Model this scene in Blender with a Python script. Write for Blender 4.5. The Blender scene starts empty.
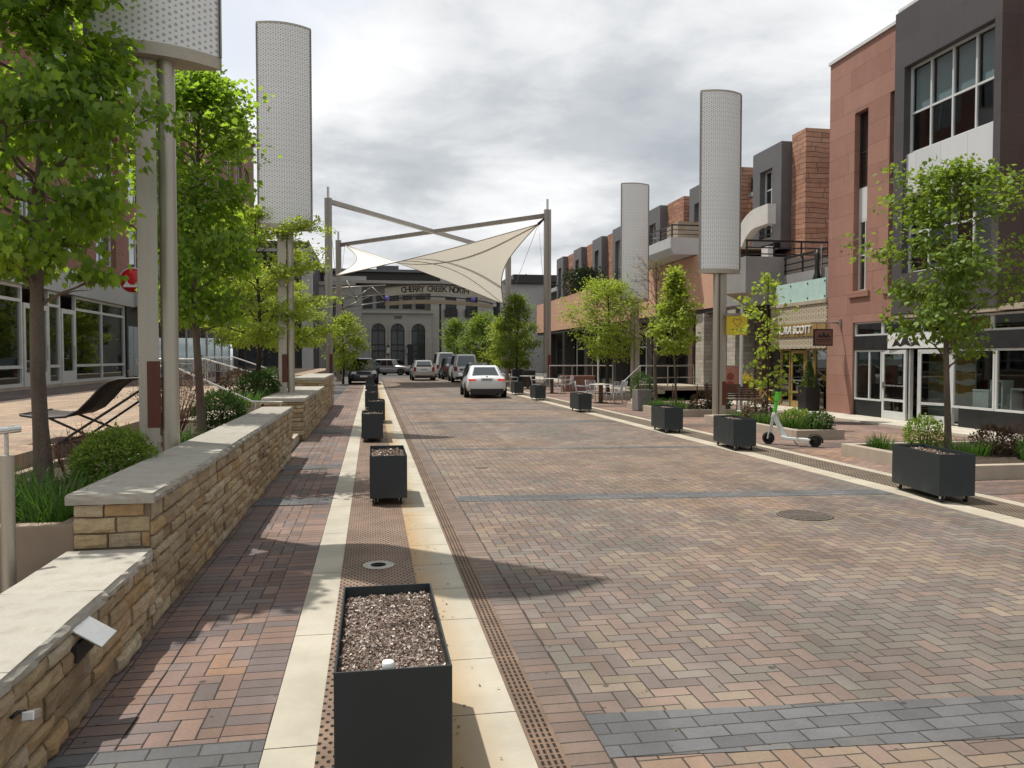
import bpy, bmesh, math, random
import numpy as np
from mathutils import Vector, Matrix, noise as mnoise

R = math.radians
rng = random.Random(11)
nrng = np.random.default_rng(7)
scene = bpy.context.scene
COL = scene.collection

# ------------------------------------------------------------------ node expressions
class S:
    """A socket (or number) inside a node tree, with arithmetic."""
    def __init__(s, nt, v): s.nt, s.v = nt, v
    def op(s, name, *a):
        n = s.nt.nodes.new('ShaderNodeMath'); n.operation = name
        for i, q in enumerate((s,) + a):
            q = q.v if isinstance(q, S) else q
            if isinstance(q, (int, float)): n.inputs[i].default_value = q
            else: s.nt.links.new(q, n.inputs[i])
        return S(s.nt, n.outputs[0])
    def __add__(s, o): return s.op('ADD', o)
    def __sub__(s, o): return s.op('SUBTRACT', o)
    def __rsub__(s, o): return S(s.nt, o).op('SUBTRACT', s)
    def __mul__(s, o): return s.op('MULTIPLY', o)
    def __truediv__(s, o): return s.op('DIVIDE', o)
    __radd__ = __add__; __rmul__ = __mul__
    def floor(s): return s.op('FLOOR')
    def fract(s): return s.op('FRACT')
    def mod(s, o): return s.op('FLOORED_MODULO', o)
    def abs(s): return s.op('ABSOLUTE')
    def min(s, o): return s.op('MINIMUM', o)
    def max(s, o): return s.op('MAXIMUM', o)
    def gt(s, o): return s.op('GREATER_THAN', o)
    def lt(s, o): return s.op('LESS_THAN', o)
    def sqrt(s): return s.op('SQRT')
    def smooth(s, a, b):
        n = s.nt.nodes.new('ShaderNodeMapRange'); n.interpolation_type = 'SMOOTHSTEP'
        s.nt.links.new(s.v, n.inputs[0])
        n.inputs[1].default_value = a; n.inputs[2].default_value = b
        return S(s.nt, n.outputs[0])

class Mat:
    """A procedural material under construction."""
    def __init__(s, name):
        s.m = bpy.data.materials.new(name); s.m.use_nodes = True
        s.nt = s.m.node_tree
        s.b = s.nt.nodes['Principled BSDF']; s.out = s.nt.nodes['Material Output']
    def node(s, t): return s.nt.nodes.new(t)
    def link(s, a, b): s.nt.links.new(a.v if isinstance(a, S) else a, b)
    def coord(s, which='Object'):
        n = s.node('ShaderNodeTexCoord'); return n.outputs[which]
    def xyz(s, which='Object'):
        n = s.node('ShaderNodeSeparateXYZ'); s.link(s.coord(which), n.inputs[0])
        return [S(s.nt, n.outputs[i]) for i in range(3)]
    def combine(s, x, y, z=0.0):
        n = s.node('ShaderNodeCombineXYZ')
        for i, q in enumerate((x, y, z)):
            if isinstance(q, S): s.link(q, n.inputs[i])
            else: n.inputs[i].default_value = q
        return n.outputs[0]
    def noise(s, scale, detail=3, rough=.55, vec=None, out='Fac', stretch=None):
        n = s.node('ShaderNodeTexNoise'); n.inputs['Scale'].default_value = scale
        n.inputs['Detail'].default_value = detail; n.inputs['Roughness'].default_value = rough
        v = vec if vec is not None else s.coord()
        if stretch:
            mp = s.node('ShaderNodeMapping'); mp.inputs['Scale'].default_value = stretch
            s.link(v, mp.inputs[0]); v = mp.outputs[0]
        s.link(v, n.inputs['Vector'])
        return S(s.nt, n.outputs[out])
    def white(s, vec):
        n = s.node('ShaderNodeTexWhiteNoise'); n.noise_dimensions = '3D'
        s.link(vec, n.inputs['Vector'])
        sp = s.node('ShaderNodeSeparateColor'); s.link(n.outputs['Color'], sp.inputs[0])
        return [S(s.nt, sp.outputs[i]) for i in range(3)]
    def island(s):
        n = s.node('ShaderNodeNewGeometry'); return S(s.nt, n.outputs['Random Per Island'])
    def ramp(s, fac, stops, interp='LINEAR'):
        n = s.node('ShaderNodeValToRGB'); n.color_ramp.interpolation = interp
        e = n.color_ramp.elements
        while len(e) < len(stops): e.new(0.5)
        for k, (p, c) in enumerate(stops):
            e[k].position = p; e[k].color = (c[0], c[1], c[2], 1)
        s.link(fac, n.inputs[0]); return S(s.nt, n.outputs[0])
    def mix(s, fac, a, b, blend='MIX'):
        n = s.node('ShaderNodeMix'); n.data_type = 'RGBA'; n.blend_type = blend
        for q, i in ((fac, 0), (a, 6), (b, 7)):
            if isinstance(q, S): s.link(q, n.inputs[i])
            elif isinstance(q, (int, float)): n.inputs[i].default_value = q
            else: n.inputs[i].default_value = (q[0], q[1], q[2], 1)
        return S(s.nt, n.outputs[2])
    def set(s, color=None, rough=None, metal=None, spec=None):
        for q, i in ((color, 'Base Color'), (rough, 'Roughness'), (metal, 'Metallic'), (spec, 'Specular IOR Level')):
            if q is None: continue
            if isinstance(q, S): s.link(q, s.b.inputs[i])
            elif isinstance(q, (int, float)): s.b.inputs[i].default_value = q
            else: s.b.inputs[i].default_value = (q[0], q[1], q[2], 1)
        return s
    def bump(s, h, strength=.4, dist=.01):
        n = s.node('ShaderNodeBump'); n.inputs['Strength'].default_value = strength
        n.inputs['Distance'].default_value = dist
        s.link(h, n.inputs['Height']); s.link(n.outputs[0], s.b.inputs['Normal']); return s

def plain(name, c, rough=.6, var=.18, scale=3., metal=0., spec=.4, bump=0., bscale=40., stretch=None):
    """A surface of one colour with worn, slightly uneven tone."""
    m = Mat(name)
    n1 = m.noise(scale, 5, .6, stretch=stretch); n2 = m.noise(scale * 9, 3)
    f = (n1 * .65 + n2 * .35).smooth(.3, .7)
    lo = [q * (1 - var) for q in c]; hi = [min(1, q * (1 + var)) for q in c]
    m.set(m.mix(f, lo, hi), None, metal, spec)
    m.set(rough=f * .12 + (rough - .06))
    if bump: m.bump(m.noise(bscale, 4), bump, .01)
    return m.m

# ------------------------------------------------------------------ mesh builder
class MB:
    def __init__(s): s.v = []; s.f = []; s.mi = []; s.sm = []
    def add(s, vs, fs, mi=0, smooth=False):
        o = len(s.v); s.v += [tuple(q) for q in vs]
        for f in fs:
            s.f.append([o + i for i in f]); s.mi.append(mi); s.sm.append(smooth)
        return s
    def box(s, x0, x1, y0, y1, z0, z1, mi=0):
        vs = [(x, y, z) for z in (z0, z1) for y in (y0, y1) for x in (x0, x1)]
        return s.add(vs, [(0, 2, 3, 1), (4, 5, 7, 6), (0, 1, 5, 4), (2, 6, 7, 3), (0, 4, 6, 2), (1, 3, 7, 5)], mi)
    def obox(s, c, size, rz=0, rx=0, ry=0, mi=0):
        M = Matrix.Translation(c) @ Matrix.Rotation(rz, 4, 'Z') @ Matrix.Rotation(ry, 4, 'Y') @ Matrix.Rotation(rx, 4, 'X')
        a, b, d = [q / 2 for q in size]
        vs = [M @ Vector((x, y, z)) for z in (-d, d) for y in (-b, b) for x in (-a, a)]
        return s.add(vs, [(0, 2, 3, 1), (4, 5, 7, 6), (0, 1, 5, 4), (2, 6, 7, 3), (0, 4, 6, 2), (1, 3, 7, 5)], mi)
    def quad(s, a, b, c, d, mi=0): return s.add([a, b, c, d], [(0, 1, 2, 3)], mi)
    def tube(s, pts, r, n=8, mi=0, caps=True, smooth=True):
        pts = [Vector(p) for p in pts]; k = len(pts)
        rs = r if isinstance(r, (list, tuple)) else [r] * k
        vs = []; up = None
        for i, p in enumerate(pts):
            t = (pts[min(i + 1, k - 1)] - pts[max(i - 1, 0)]).normalized()
            if up is None: up = Vector((0, 0, 1)) if abs(t.z) < .9 else Vector((1, 0, 0))
            a = t.cross(up).normalized(); b = a.cross(t).normalized(); up = b
            for j in range(n):
                q = 2 * math.pi * j / n
                vs.append(p + (a * math.cos(q) + b * math.sin(q)) * rs[i])
        fs = [(i * n + j, i * n + (j + 1) % n, (i + 1) * n + (j + 1) % n, (i + 1) * n + j) for i in range(k - 1) for j in range(n)]
        s.add(vs, fs, mi, smooth)
        if caps:
            if n > 6: s.add(vs[:n], [tuple(range(n))], mi); s.add(vs[-n:], [tuple(range(n))], mi)
            else:
                o = len(s.v) - len(vs)
                s.f.append([o + j for j in range(n)]); s.f.append([o + (k - 1) * n + j for j in range(n)])
                s.mi += [mi, mi]; s.sm += [False, False]
        return s
    def bar(s, a, b, w, h, mi=0):
        """square-section bar from a to b"""
        a, b = Vector(a), Vector(b); t = (b - a).normalized()
        up = Vector((0, 0, 1)) if abs(t.z) < .95 else Vector((0, 1, 0))
        x = t.cross(up).normalized() * (w / 2); y = x.cross(t).normalized() * (h / 2)
        vs = [p + sx * x + sy * y for p in (a, b) for sx, sy in ((-1, -1), (1, -1), (1, 1), (-1, 1))]
        return s.add(vs, [(0, 1, 2, 3), (4, 5, 6, 7)] + [(i, (i + 1) % 4, 4 + (i + 1) % 4, 4 + i) for i in range(4)], mi)
    def prism(s, poly, axis, a, b, mi=0, smooth=False):
        """polygon swept along an axis; poly pairs are the two other axes in order"""
        n = len(poly)
        def P(q, t): return {'x': (t, q[0], q[1]), 'y': (q[0], t, q[1]), 'z': (q[0], q[1], t)}[axis]
        vs = [P(q, a) for q in poly] + [P(q, b) for q in poly]
        s.add(vs, [tuple(range(n)), tuple(range(n, 2 * n))], mi)
        if smooth: s.v += vs
        o = len(s.v) - 2 * n
        for i in range(n):
            s.f.append([o + i, o + (i + 1) % n, o + n + (i + 1) % n, o + n + i]); s.mi.append(mi); s.sm.append(smooth)
        return s
    def lathe(s, prof, c=(0, 0, 0), n=16, mi=0, axis='z'):
        vs = []
        for r, z in prof:
            for j in range(n):
                q = 2 * math.pi * j / n; x, y = r * math.cos(q), r * math.sin(q)
                p = {'z': (x, y, z), 'x': (z, x, y), 'y': (x, z, y)}[axis]
                vs.append((c[0] + p[0], c[1] + p[1], c[2] + p[2]))
        k = len(prof)
        fs = [(i * n + j, i * n + (j + 1) % n, (i + 1) * n + (j + 1) % n, (i + 1) * n + j) for i in range(k - 1) for j in range(n)]
        s.add(vs, fs, mi, True)
        o = len(s.v) - len(vs)
        for i in (0, k - 1):
            if prof[i][0] > .0011 and abs(prof[i][1] - prof[1 if i == 0 else k - 2][1]) > 1e-6 and (abs(prof[0][1] - prof[-1][1]) > 1e-6 or abs(prof[0][0] - prof[-1][0]) > 1e-6): s.f.append([o + i * n + j for j in range(n)]); s.mi.append(mi); s.sm.append(False)
        return s
    def grid(s, fn, nu, nv, mi=0, smooth=True):
        vs = [fn(i / nu, j / nv) for j in range(nv + 1) for i in range(nu + 1)]
        return s.add(vs, [(j * (nu + 1) + i, j * (nu + 1) + i + 1, (j + 1) * (nu + 1) + i + 1, (j + 1) * (nu + 1) + i) for j in range(nv) for i in range(nu)], mi, smooth)
    def build(s, name, mats, parent=None, bevel=0, world=True, subd=0):
        me = bpy.data.meshes.new(name)
        off = Vector((0, 0, 0))
        if parent is not None and world:
            p = parent
            while p is not None: off += p.location; p = p.parent
        me.from_pydata([Vector(v) - off for v in s.v], [], s.f)
        me.polygons.foreach_set('material_index', s.mi); me.polygons.foreach_set('use_smooth', s.sm)
        bm = bmesh.new(); bm.from_mesh(me)
        bmesh.ops.recalc_face_normals(bm, faces=bm.faces)
        if bevel:
            ed = [e for e in bm.edges if len(e.link_faces) == 2 and e.calc_face_angle(0) > R(35)]
            bmesh.ops.bevel(bm, geom=ed, offset=bevel, segments=2, affect='EDGES', profile=.6, clamp_overlap=True)
        bm.to_mesh(me); bm.free()
        for m in (mats if isinstance(mats, (list, tuple)) else [mats]): me.materials.append(m)
        o = bpy.data.objects.new(name, me); COL.objects.link(o)
        if parent is not None: o.parent = parent
        if subd:
            md = o.modifiers.new('smooth', 'SUBSURF'); md.levels = subd; md.render_levels = subd
        return o

def tag(o, label=None, cat=None, group=None, kind=None):
    if label: o['label'] = label
    if cat: o['category'] = cat
    if group: o['group'] = group
    if kind: o['kind'] = kind
    return o
def thing(name, label, cat, loc=(0, 0, 0), rz=0, group=None):
    o = bpy.data.objects.new(name, None); COL.objects.link(o)
    o.location = loc; o.rotation_euler = (0, 0, rz); o.empty_display_size = .1
    return tag(o, label, cat, group)
def structure(o): return tag(o, kind='structure')
def dup(root, loc, rz=None, label=None, scale=None):
    """A copy of a thing with copies of its parts and sub-parts."""
    r = root.copy(); COL.objects.link(r); r.location = loc
    if rz is not None: r.rotation_euler = (0, 0, rz)
    if scale: r.scale = scale
    if label: r['label'] = label
    for ch in list(root.children):
        c = ch.copy(); COL.objects.link(c); c.parent = r
        for g in list(ch.children):
            d = g.copy(); COL.objects.link(d); d.parent = c
    return r
def text(name, body, size, mat, parent, loc, rot, extrude=.004, align='CENTER', sx=1.):
    """Raised lettering; loc is in the parent's space."""
    cu = bpy.data.curves.new(name, 'FONT'); cu.body = body; cu.size = size; cu.extrude = extrude; cu.offset = size * .022
    cu.align_x = align; cu.align_y = 'CENTER'
    t = bpy.data.objects.new(name, cu); COL.objects.link(t)
    dg = bpy.context.evaluated_depsgraph_get()
    me = bpy.data.meshes.new_from_object(t.evaluated_get(dg)); me.name = name
    bpy.data.objects.remove(t)
    me.materials.clear(); me.materials.append(mat)
    o = bpy.data.objects.new(name, me); COL.objects.link(o)
    if parent: o.parent = parent
    o.location = loc; o.rotation_euler = rot; o.scale = (sx, 1, 1)
    return o
FACE_W = (R(90), 0, R(-90))     # lettering that faces -x (towards the street on the right-hand side)
FACE_S = (R(90), 0, 0)          # lettering that faces -y (towards the camera)

# ------------------------------------------------------------------ camera, sun, sky
TH = math.atan(140 / 800); PT = math.atan(27 / math.hypot(800, 140))
cd = bpy.data.cameras.new('camera'); cam = bpy.data.objects.new('camera', cd); COL.objects.link(cam)
cd.sensor_width = 36; cd.lens = 800 / 1024 * 36; cd.clip_end = 2000; cd.clip_start = .05
cam.location = (0, 0, 1.8); cam.rotation_euler = (R(90) - PT, 0, -TH)
scene.camera = cam
sd = Vector((-.335, .285, 1.0)).normalized()          # towards the sun
sl = bpy.data.lights.new('sun', 'SUN'); sun = bpy.data.objects.new('sun', sl); COL.objects.link(sun)
sl.energy = 4.8; sl.angle = R(.55); sl.color = (1, .95, .87)
sun.rotation_euler = sd.to_track_quat('Z', 'Y').to_euler()
w = bpy.data.worlds.new('World'); scene.world = w; w.use_nodes = True
nt = w.node_tree; bg = nt.nodes['Background']
sky = nt.nodes.new('ShaderNodeTexSky'); sky.sky_type = 'NISHITA'; sky.sun_disc = False
sky.sun_elevation = math.asin(sd.z); sky.sun_rotation = math.atan2(sd.x, sd.y)
bg.inputs['Strength'].default_value = .12
class W(Mat):
    def __init__(s, nt): s.nt = nt
ww = W(nt)
gx, gy, gz = ww.xyz('Generated')
zz = gz.max(0) + .16
pv = ww.combine(gx / zz, gy / zz, 0.0)
warp = ww.noise(1.1, 3, .5, vec=pv, out='Color')
n = nt.nodes.new('ShaderNodeVectorMath'); n.operation = 'SCALE'; n.inputs['Scale'].default_value = .45
ww.link(warp, n.inputs[0])
n2 = nt.nodes.new('ShaderNodeVectorMath'); n2.operation = 'ADD'; ww.link(pv, n2.inputs[0]); ww.link(n.outputs[0], n2.inputs[1])
c1 = ww.noise(.95, 9, .57, vec=n2.outputs[0])
mp = nt.nodes.new('ShaderNodeMapping'); mp.inputs['Location'].default_value = (7.3, 2.1, 0); ww.link(n2.outputs[0], mp.inputs[0])
c2 = ww.noise(.6, 6, .5, vec=mp.outputs[0])
den = (c1 * .6 + c2 * .4)
cloud = ww.ramp(den, [(.41, (8.6, 8.6, 8.6)), (.475, (6.9, 7.0, 7.15)), (.53, (5.0, 5.25, 5.5)), (.595, (3.9, 4.2, 4.55)), (.67, (3.2, 3.5, 3.9))])
cover = c2.smooth(.30, .44)
colr = ww.mix(cover * .35 + .65, S(nt, sky.outputs[0]), cloud)
ww.link(colr, bg.inputs['Color'])
vs = scene.view_settings
vs.view_transform = 'Standard'; vs.look = 'None'; vs.exposure = .06; vs.gamma = 1; vs.use_curve_mapping = False
scene.cycles.max_bounces = 8; scene.cycles.transparent_max_bounces = 12
scene.cycles.use_denoising = True
# ------------------------------------------------------------------ paving
def pavers(name, w, pattern, pal_a, pal_b=None, zones=None, joint=(.030, .026, .022), drift=.9, rot=0., xo=0., yo=0., jw=.0052, tone=1.):
    """Brick paving: 2:1 bricks in herringbone ('h'), running bond along x ('x'), running bond along y ('y') or a
    single course laid crosswise ('s'); every brick gets its own colour from the palette."""
    m = Mat(name)
    x, y, z = m.xyz()
    wob = m.noise(1.7, 2) - .5
    X = (x - xo + wob * .02) / w; Y = (y - yo + wob * .016) / w
    if rot:
        X, Y = X * math.cos(rot) + Y * math.sin(rot), Y * math.cos(rot) - X * math.sin(rot)
    if pattern == 'h':
        i, j = X.floor(), Y.floor(); fx, fy = X - i, Y - j
        k = (i - j).mod(4)
        is1 = k.gt(.5) * k.lt(1.5); is2 = k.gt(1.5) * k.lt(2.5); hz = k.lt(1.5)
        u = hz * (fx + is1) + (1 - hz) * (fy + is2)
        v = hz * fy + (1 - hz) * fx
        ii, jj, L = i - is1, j - is2, 2.
    elif pattern == 's':
        jj = Y.floor(); v = Y - jj; L = 2.; ii = (X / 2).floor(); u = X - ii * 2
    else:
        A, B = (X, Y) if pattern == 'x' else (Y, X)
        jj = B.floor(); v = B - jj; A2 = A + jj.mod(2); ii = (A2 / 2).floor(); u = A2 - ii * 2; L = 2.
    edge = u.min(L - u).min(v.min(1 - v)) * w
    r1, r2, r3 = m.white(m.combine(ii, jj, 3.7))
    cell = m.combine(ii * w, jj * w, 0.)
    low = m.noise(.34, 3, .6, vec=cell); low2 = m.noise(1.6, 2, vec=cell)
    f = (r1 - .5) * .26 + (low - .5) * drift * 2.1 + (low2 - .5) * .6 + .5
    def pal(P):
        k = len(P); return m.ramp(f.min(.999).max(.001), [(q / k, c) for q, c in enumerate(P)], 'CONSTANT')
    c = pal(pal_a)
    if pal_b:
        zr = m.ramp(y / 80., [(max(0, q / 80.), (t, t, t)) for q, t in zones], 'CONSTANT')
        sp = m.node('ShaderNodeSeparateColor'); m.link(zr, sp.inputs[0])
        c = m.mix(S(m.nt, sp.outputs[0]), c, pal(pal_b))
    fine = m.noise(55, 4, .7); grit = m.noise(230, 2)
    stain = m.noise(.8, 5, .65).smooth(.35, .75)
    track = m.noise(1.3, 4, .6, stretch=(1, .05, 1)).smooth(.42, .68); gum = 1 - m.noise(9., 1).smooth(.735, .765) * .55
    val = ((r2 - .5) * .27 + 1.) * (fine * .55 + .72) * (grit * .4 + .8) * (stain * .3 + .82) * (1.04 - track * .2) * gum * tone
    n = m.node('ShaderNodeVectorMath'); n.operation = 'SCALE'; m.link(c, n.inputs[0]); m.link(val, n.inputs['Scale'])
    e2 = edge + (m.noise(60, 2) - .5) * .004
    body = e2.smooth(jw * .45, jw * 1.15)
    gap = m.mix(m.noise(4, 3).smooth(.35, .7), joint, [q * 1.9 for q in joint])
    m.set(m.mix(body, gap, S(m.nt, n.outputs[0])), None, 0, .3)
    m.set(rough=.80 + r3 * .12 - stain * .06)
    tilt = (u - 1.) * (r2 - .5) * .10 + (v - .5) * (r3 - .5) * .16 + r1 * .1
    m.bump(e2.smooth(0, jw * 1.8) * .55 + tilt + fine * .13 + grit * .05, .8, .008)
    return m.m

TAN = (.250, .178, .122); PINK = (.205, .137, .108); ROSE = (.180, .124, .104); GRN = (.155, .140, .120); GRY = (.142, .131, .117)
BLU = (.112, .113, .115); BRN = (.140, .098, .078); TER = (.250, .155, .102); PUR = (.146, .116, .108); SND = (.222, .176, .128)
def soft(P, k=.42): return [tuple(q * (1 - k) + g * k for q, g in zip(c, (.162, .135, .110))) for c in P]
road_m = pavers('road_pavers', .105, 'h', soft([GRY, PUR, GRN, ROSE, PUR, SND, PINK, ROSE, TAN, TER]),
                soft([GRY, ROSE, PINK, ROSE, SND, TAN, PINK, TER, TAN, TER]),
                [(0, 1), (3.6, 0), (10.2, 1), (15.6, 0), (22, 1), (27.5, 0), (31, 1), (37.5, 0)], tone=1.04, drift=1.35)
edge_m = pavers('road_edge_course', .105, 's', soft([BLU, GRY, PUR, ROSE, PINK, ROSE, PUR, TAN, PINK]), xo=.83, tone=1.0)
band_m = pavers('blue_grey_band', .112, 'x', [BLU, (.102, .103, .105), BLU, (.125, .122, .118), (.115, .118, .12)], drift=.4, yo=3.4, tone=1.05)
walk_m = pavers('sidewalk_pavers', .112, 'h', [GRY, BLU, PUR, BRN, ROSE, PUR, PINK, ROSE, TER, SND], joint=(.02, .017, .015), drift=.7, xo=-1.17, tone=1.12)
walk_edge_m = pavers('sidewalk_edge_course', .112, 's', [PUR, GRY, BRN, PUR, ROSE, PINK, ROSE, TER], joint=(.02, .017, .015), xo=-1.395, drift=.8, tone=1.12)
walk_edge2_m = pavers('sidewalk_kerb_course', .112, 's', [PUR, GRY, ROSE, PINK, PUR, ROSE, TER], joint=(.02, .017, .015), xo=-.724, drift=.8, tone=1.12)
rwalk_m = pavers('east_sidewalk_pavers', .105, 'h', [PUR, ROSE, PINK, ROSE, PINK, TER, TER, TAN], drift=.8, tone=1.15)
rband_m = pavers('east_sidewalk_dark_band', .112, 'x', [GRY, PUR, BRN, PUR, GRY], drift=.3, tone=1.)
plaza_m = pavers('plaza_pavers', .12, 'x', [ROSE, PINK, SND, TAN, PINK, SND], joint=(.11, .09, .08), drift=.4, tone=1.55)

def concrete(name, c, joints=None, stain=None, rough=.85, bump=.25):
    m = Mat(name); x, y, z = m.xyz()
    n1 = m.noise(1.3, 6, .62); n2 = m.noise(22, 4, .65); n3 = m.noise(160, 2)
    col = m.mix(n1.smooth(.3, .72), [q * .82 for q in c], [q * 1.1 for q in c])
    col = m.mix(n2 * .35, col, [q * .62 for q in c])
    if stain:   # rusty water marks that seep from the metal strip
        a, b, sc = stain
        s_ = (1 - ((x - a) / (b - a)).max(0).min(1)) * m.noise(1.3, 5, .65).smooth(.28, .5)
        col = m.mix(s_ * .9, col, (.33, .205, .085))
    h = n2 * .4 + n3 * .25
    if joints:
        p, o_ = joints
        d = ((y - o_) / p).fract(); d = d.min(1 - d) * p
        jm = (d + (m.noise(30, 2) - .5) * .004).smooth(.002, .007)
        col = m.mix(jm, (.06, .052, .042), col); h = h + jm * .8
    spk = m.noise(75, 2).smooth(.68, .74)
    col = m.mix(spk * .35, col, (.12, .1, .08))
    m.set(col, rough, 0, .3); m.bump(h, bump, .006); return m.m
kerb_m = concrete('pale_kerb_concrete', (.43, .395, .32), (1.52, .72))
kerb2_m = concrete('stained_kerb_concrete', (.43, .395, .315), (.74, .25), (.34, .62, 1))
rkerb_m = concrete('east_kerb_concrete', (.43, .385, .30), (1.5, .3))
apron_m = concrete('apron_concrete', (.50, .46, .385), (1.5, .6))
tanc_m = concrete('tan_planter_concrete', (.30, .235, .175))
bedk_m = concrete('bed_kerb_concrete', (.40, .34, .265))
asph_m = concrete('asphalt', (.10, .098, .095))

def grate(name, c, kind):
    m = Mat(name); x, y, z = m.xyz()
    if kind == 'dots':      # staggered punched holes
        X = x / .050; j = (y / .044).floor(); u = (X + j.mod(2) * .5).fract() - .5; v = (y / .044).fract() - .5
        d = ((u * .050) * (u * .050) + (v * .044 * .6) * (v * .044 * .6)).sqrt()
        hole = d.smooth(.0078, .0102)
        rim = 1 - (d - .0115).abs().smooth(0, .004)
    else:                   # cast slots in rows between two rails
        X = (x - .72) / .0295; Y = y / .052; u = (X.fract() - .5) * .0295; v = (Y.fract() - .5) * .052
        a = (u.abs() - .0062).max((v.abs() - .019)); hole = a.smooth(-.0012, .0015)
        rail = ((x - .722).lt(0)).max((x - .838).gt(0)); hole = hole.max(rail)
        pl = (y / .52).fract(); pl = pl.min(1 - pl) * .52; hole = hole.max(1 - pl.smooth(.008, .013))
        rim = hole * 0
    n1 = m.noise(2.4, 5, .65); n2 = m.noise(40, 3)
    col = m.mix(n1.smooth(.3, .7), [q * .72 for q in c], [q * 1.3 for q in c])
    col = m.mix(n2 * .5, col, [c[0] * .6, c[1] * .5, c[2] * .45])
    col = m.mix(rim * .4, col, [q * 1.35 for q in c])
    m.set(m.mix(hole, (.012, .009, .007), col), .72, .25, .4)  # shade inside the openings is painted in as near-black on a flat sheet
    m.bump(hole + rim * .3 + n2 * .1, .8, .008); return m.m
perf_m = grate('rusty_perforated_plate', (.225, .16, .118), 'dots')
drain_m = grate('rusty_drain_casting', (.185, .125, .085), 'slots')
rperf_m = grate('grey_brown_perforated_plate', (.165, .130, .095), 'dots')

def sheet(name, x0, x1, y0, y1, z, mat, skew=0.):
    b = MB(); b.quad((x0, y0, z), (x1, y0 + skew * (x1 - x0), z), (x1, y1 + skew * (x1 - x0), z), (x0, y1, z))
    return structure(b.build(name, mat))
Y0, Y1 = -4, 72
sheet('ground', -400, 400, -300, 700, -.03, asph_m)
sheet('cross_street', -60, 60, 72, 86, -.012, asph_m)
sheet('road', .85, 6.80, Y0, Y1, 0, road_m)
sheet('road_edge_course', .853, 1.045, Y0, Y1, .004, edge_m)
for k, (ya, yb) in enumerate([(3.42, 3.87), (9.9, 10.3), (15.5, 15.75), (22, 22.4), (27.4, 27.75), (31, 31.3), (37.3, 37.6)]):
    sheet('road_band', .86, 6.79, ya, yb, .003, band_m, -.075)
sheet('drain_strip', .71, .85, Y0, 60, .004, drain_m)
sheet('kerb_strip', .34, .71, Y0, 60, .0, kerb2_m)
sheet('grate_strip', -.26, .34, Y0, 50, .004, perf_m)
sheet('grate_strip', -.26, .34, 50, 72, .004, kerb_m)
sheet('kerb_strip', -.50, -.26, Y0, 72, .0, kerb_m)
sheet('sidewalk', -1.5, -.50, Y0, 72, -.004, walk_m)
sheet('sidewalk_edge_course', -1.395, -1.171, Y0, 72, .0, walk_edge_m)
sheet('sidewalk_edge_course', -.724, -.502, Y0, 72, .0, walk_edge2_m)
for ya, yb in [(3.15, 3.86), (10.0, 10.5), (13.2, 13.7), (19.4, 20.2)]:
    sheet('sidewalk_band', -1.5, -.503, ya, yb, .004, band_m)
sheet('kerb_strip', 6.80, 7.12, Y0, 72, .0, rkerb_m)
sheet('grate_strip', 7.12, 7.72, Y0, 72, .004, rperf_m)
sheet('kerb_strip', 7.72, 7.92, Y0, 72, .0, rkerb_m)
sheet('sidewalk', 7.92, 13.3, Y0, 72, -.004, rwalk_m)
for ya in (6.2, 9.2, 14.6, 19.6, 28., 36., 44.):
    sheet('sidewalk_band', 7.93, 13.29, ya, ya + .9, .002, rband_m)
b = MB(); b.box(13.3, 16.4, Y0, 72, -.02, .05); structure(b.build('apron_walk', apron_m))

# ------------------------------------------------------------------ common materials
steel_m = plain('brushed_taupe_metal', (.42, .385, .32), .42, .10, 6, .55, .5, stretch=(1, 1, .08))
steel_dk_m = plain('dark_taupe_metal', (.20, .185, .16), .45, .12, 5, .5)
mast_m = plain('grey_mast_steel', (.30, .275, .24), .42, .12, 4, .5, stretch=(1, 1, .1))
insert_m = plain('rust_red_insert', (.115, .032, .018), .55, .25, 4, stretch=(1, 1, .2))
black_m = plain('black_powder_coat', (.011, .012, .013), .48, .25, 3, 0, .45)
slate_m = Mat('dark_slate_powder_coat'); _x, _y, _z = slate_m.xyz()
_d = ((.30 - _z) / .3).max(0) * slate_m.noise(3.5, 5, .65).smooth(.4, .7) * .55 + slate_m.noise(7, 6, .7, stretch=(1, 1, .3)).smooth(.6, .78) * .4
slate_m.set(slate_m.mix(_d, (.018, .025, .027), (.085, .078, .066)), None, 0, .42); slate_m.set(rough=slate_m.noise(5, 5, .6) * .35 + .33); slate_m.bump(slate_m.noise(2.5, 2), .08, .01); slate_m = slate_m.m
rubber_m = plain('black_rubber', (.012, .012, .012), .8, .2)
white_m = plain('white_paint', (.72, .72, .70), .5, .06)
alu_m = plain('white_aluminium_frame', (.58, .59, .58), .38, .06, 4, .15)
silver_m = plain('stainless_steel', (.56, .56, .54), .28, .1, 6, .85)
dkframe_m = plain('dark_bronze_frame', (.035, .032, .03), .45, .2, 4, .3)
red_m = plain('sign_red', (.52, .012, .018), .4, .06)
yellow_m = plain('sign_yellow', (.62, .47, .035), .45, .06)
gold_m = plain('gold_trim', (.40, .27, .10), .38, .12, 4, .5)
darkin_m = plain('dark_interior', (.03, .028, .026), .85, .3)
wood_m = plain('brown_slats', (.085, .052, .035), .6, .3, 8)

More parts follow.
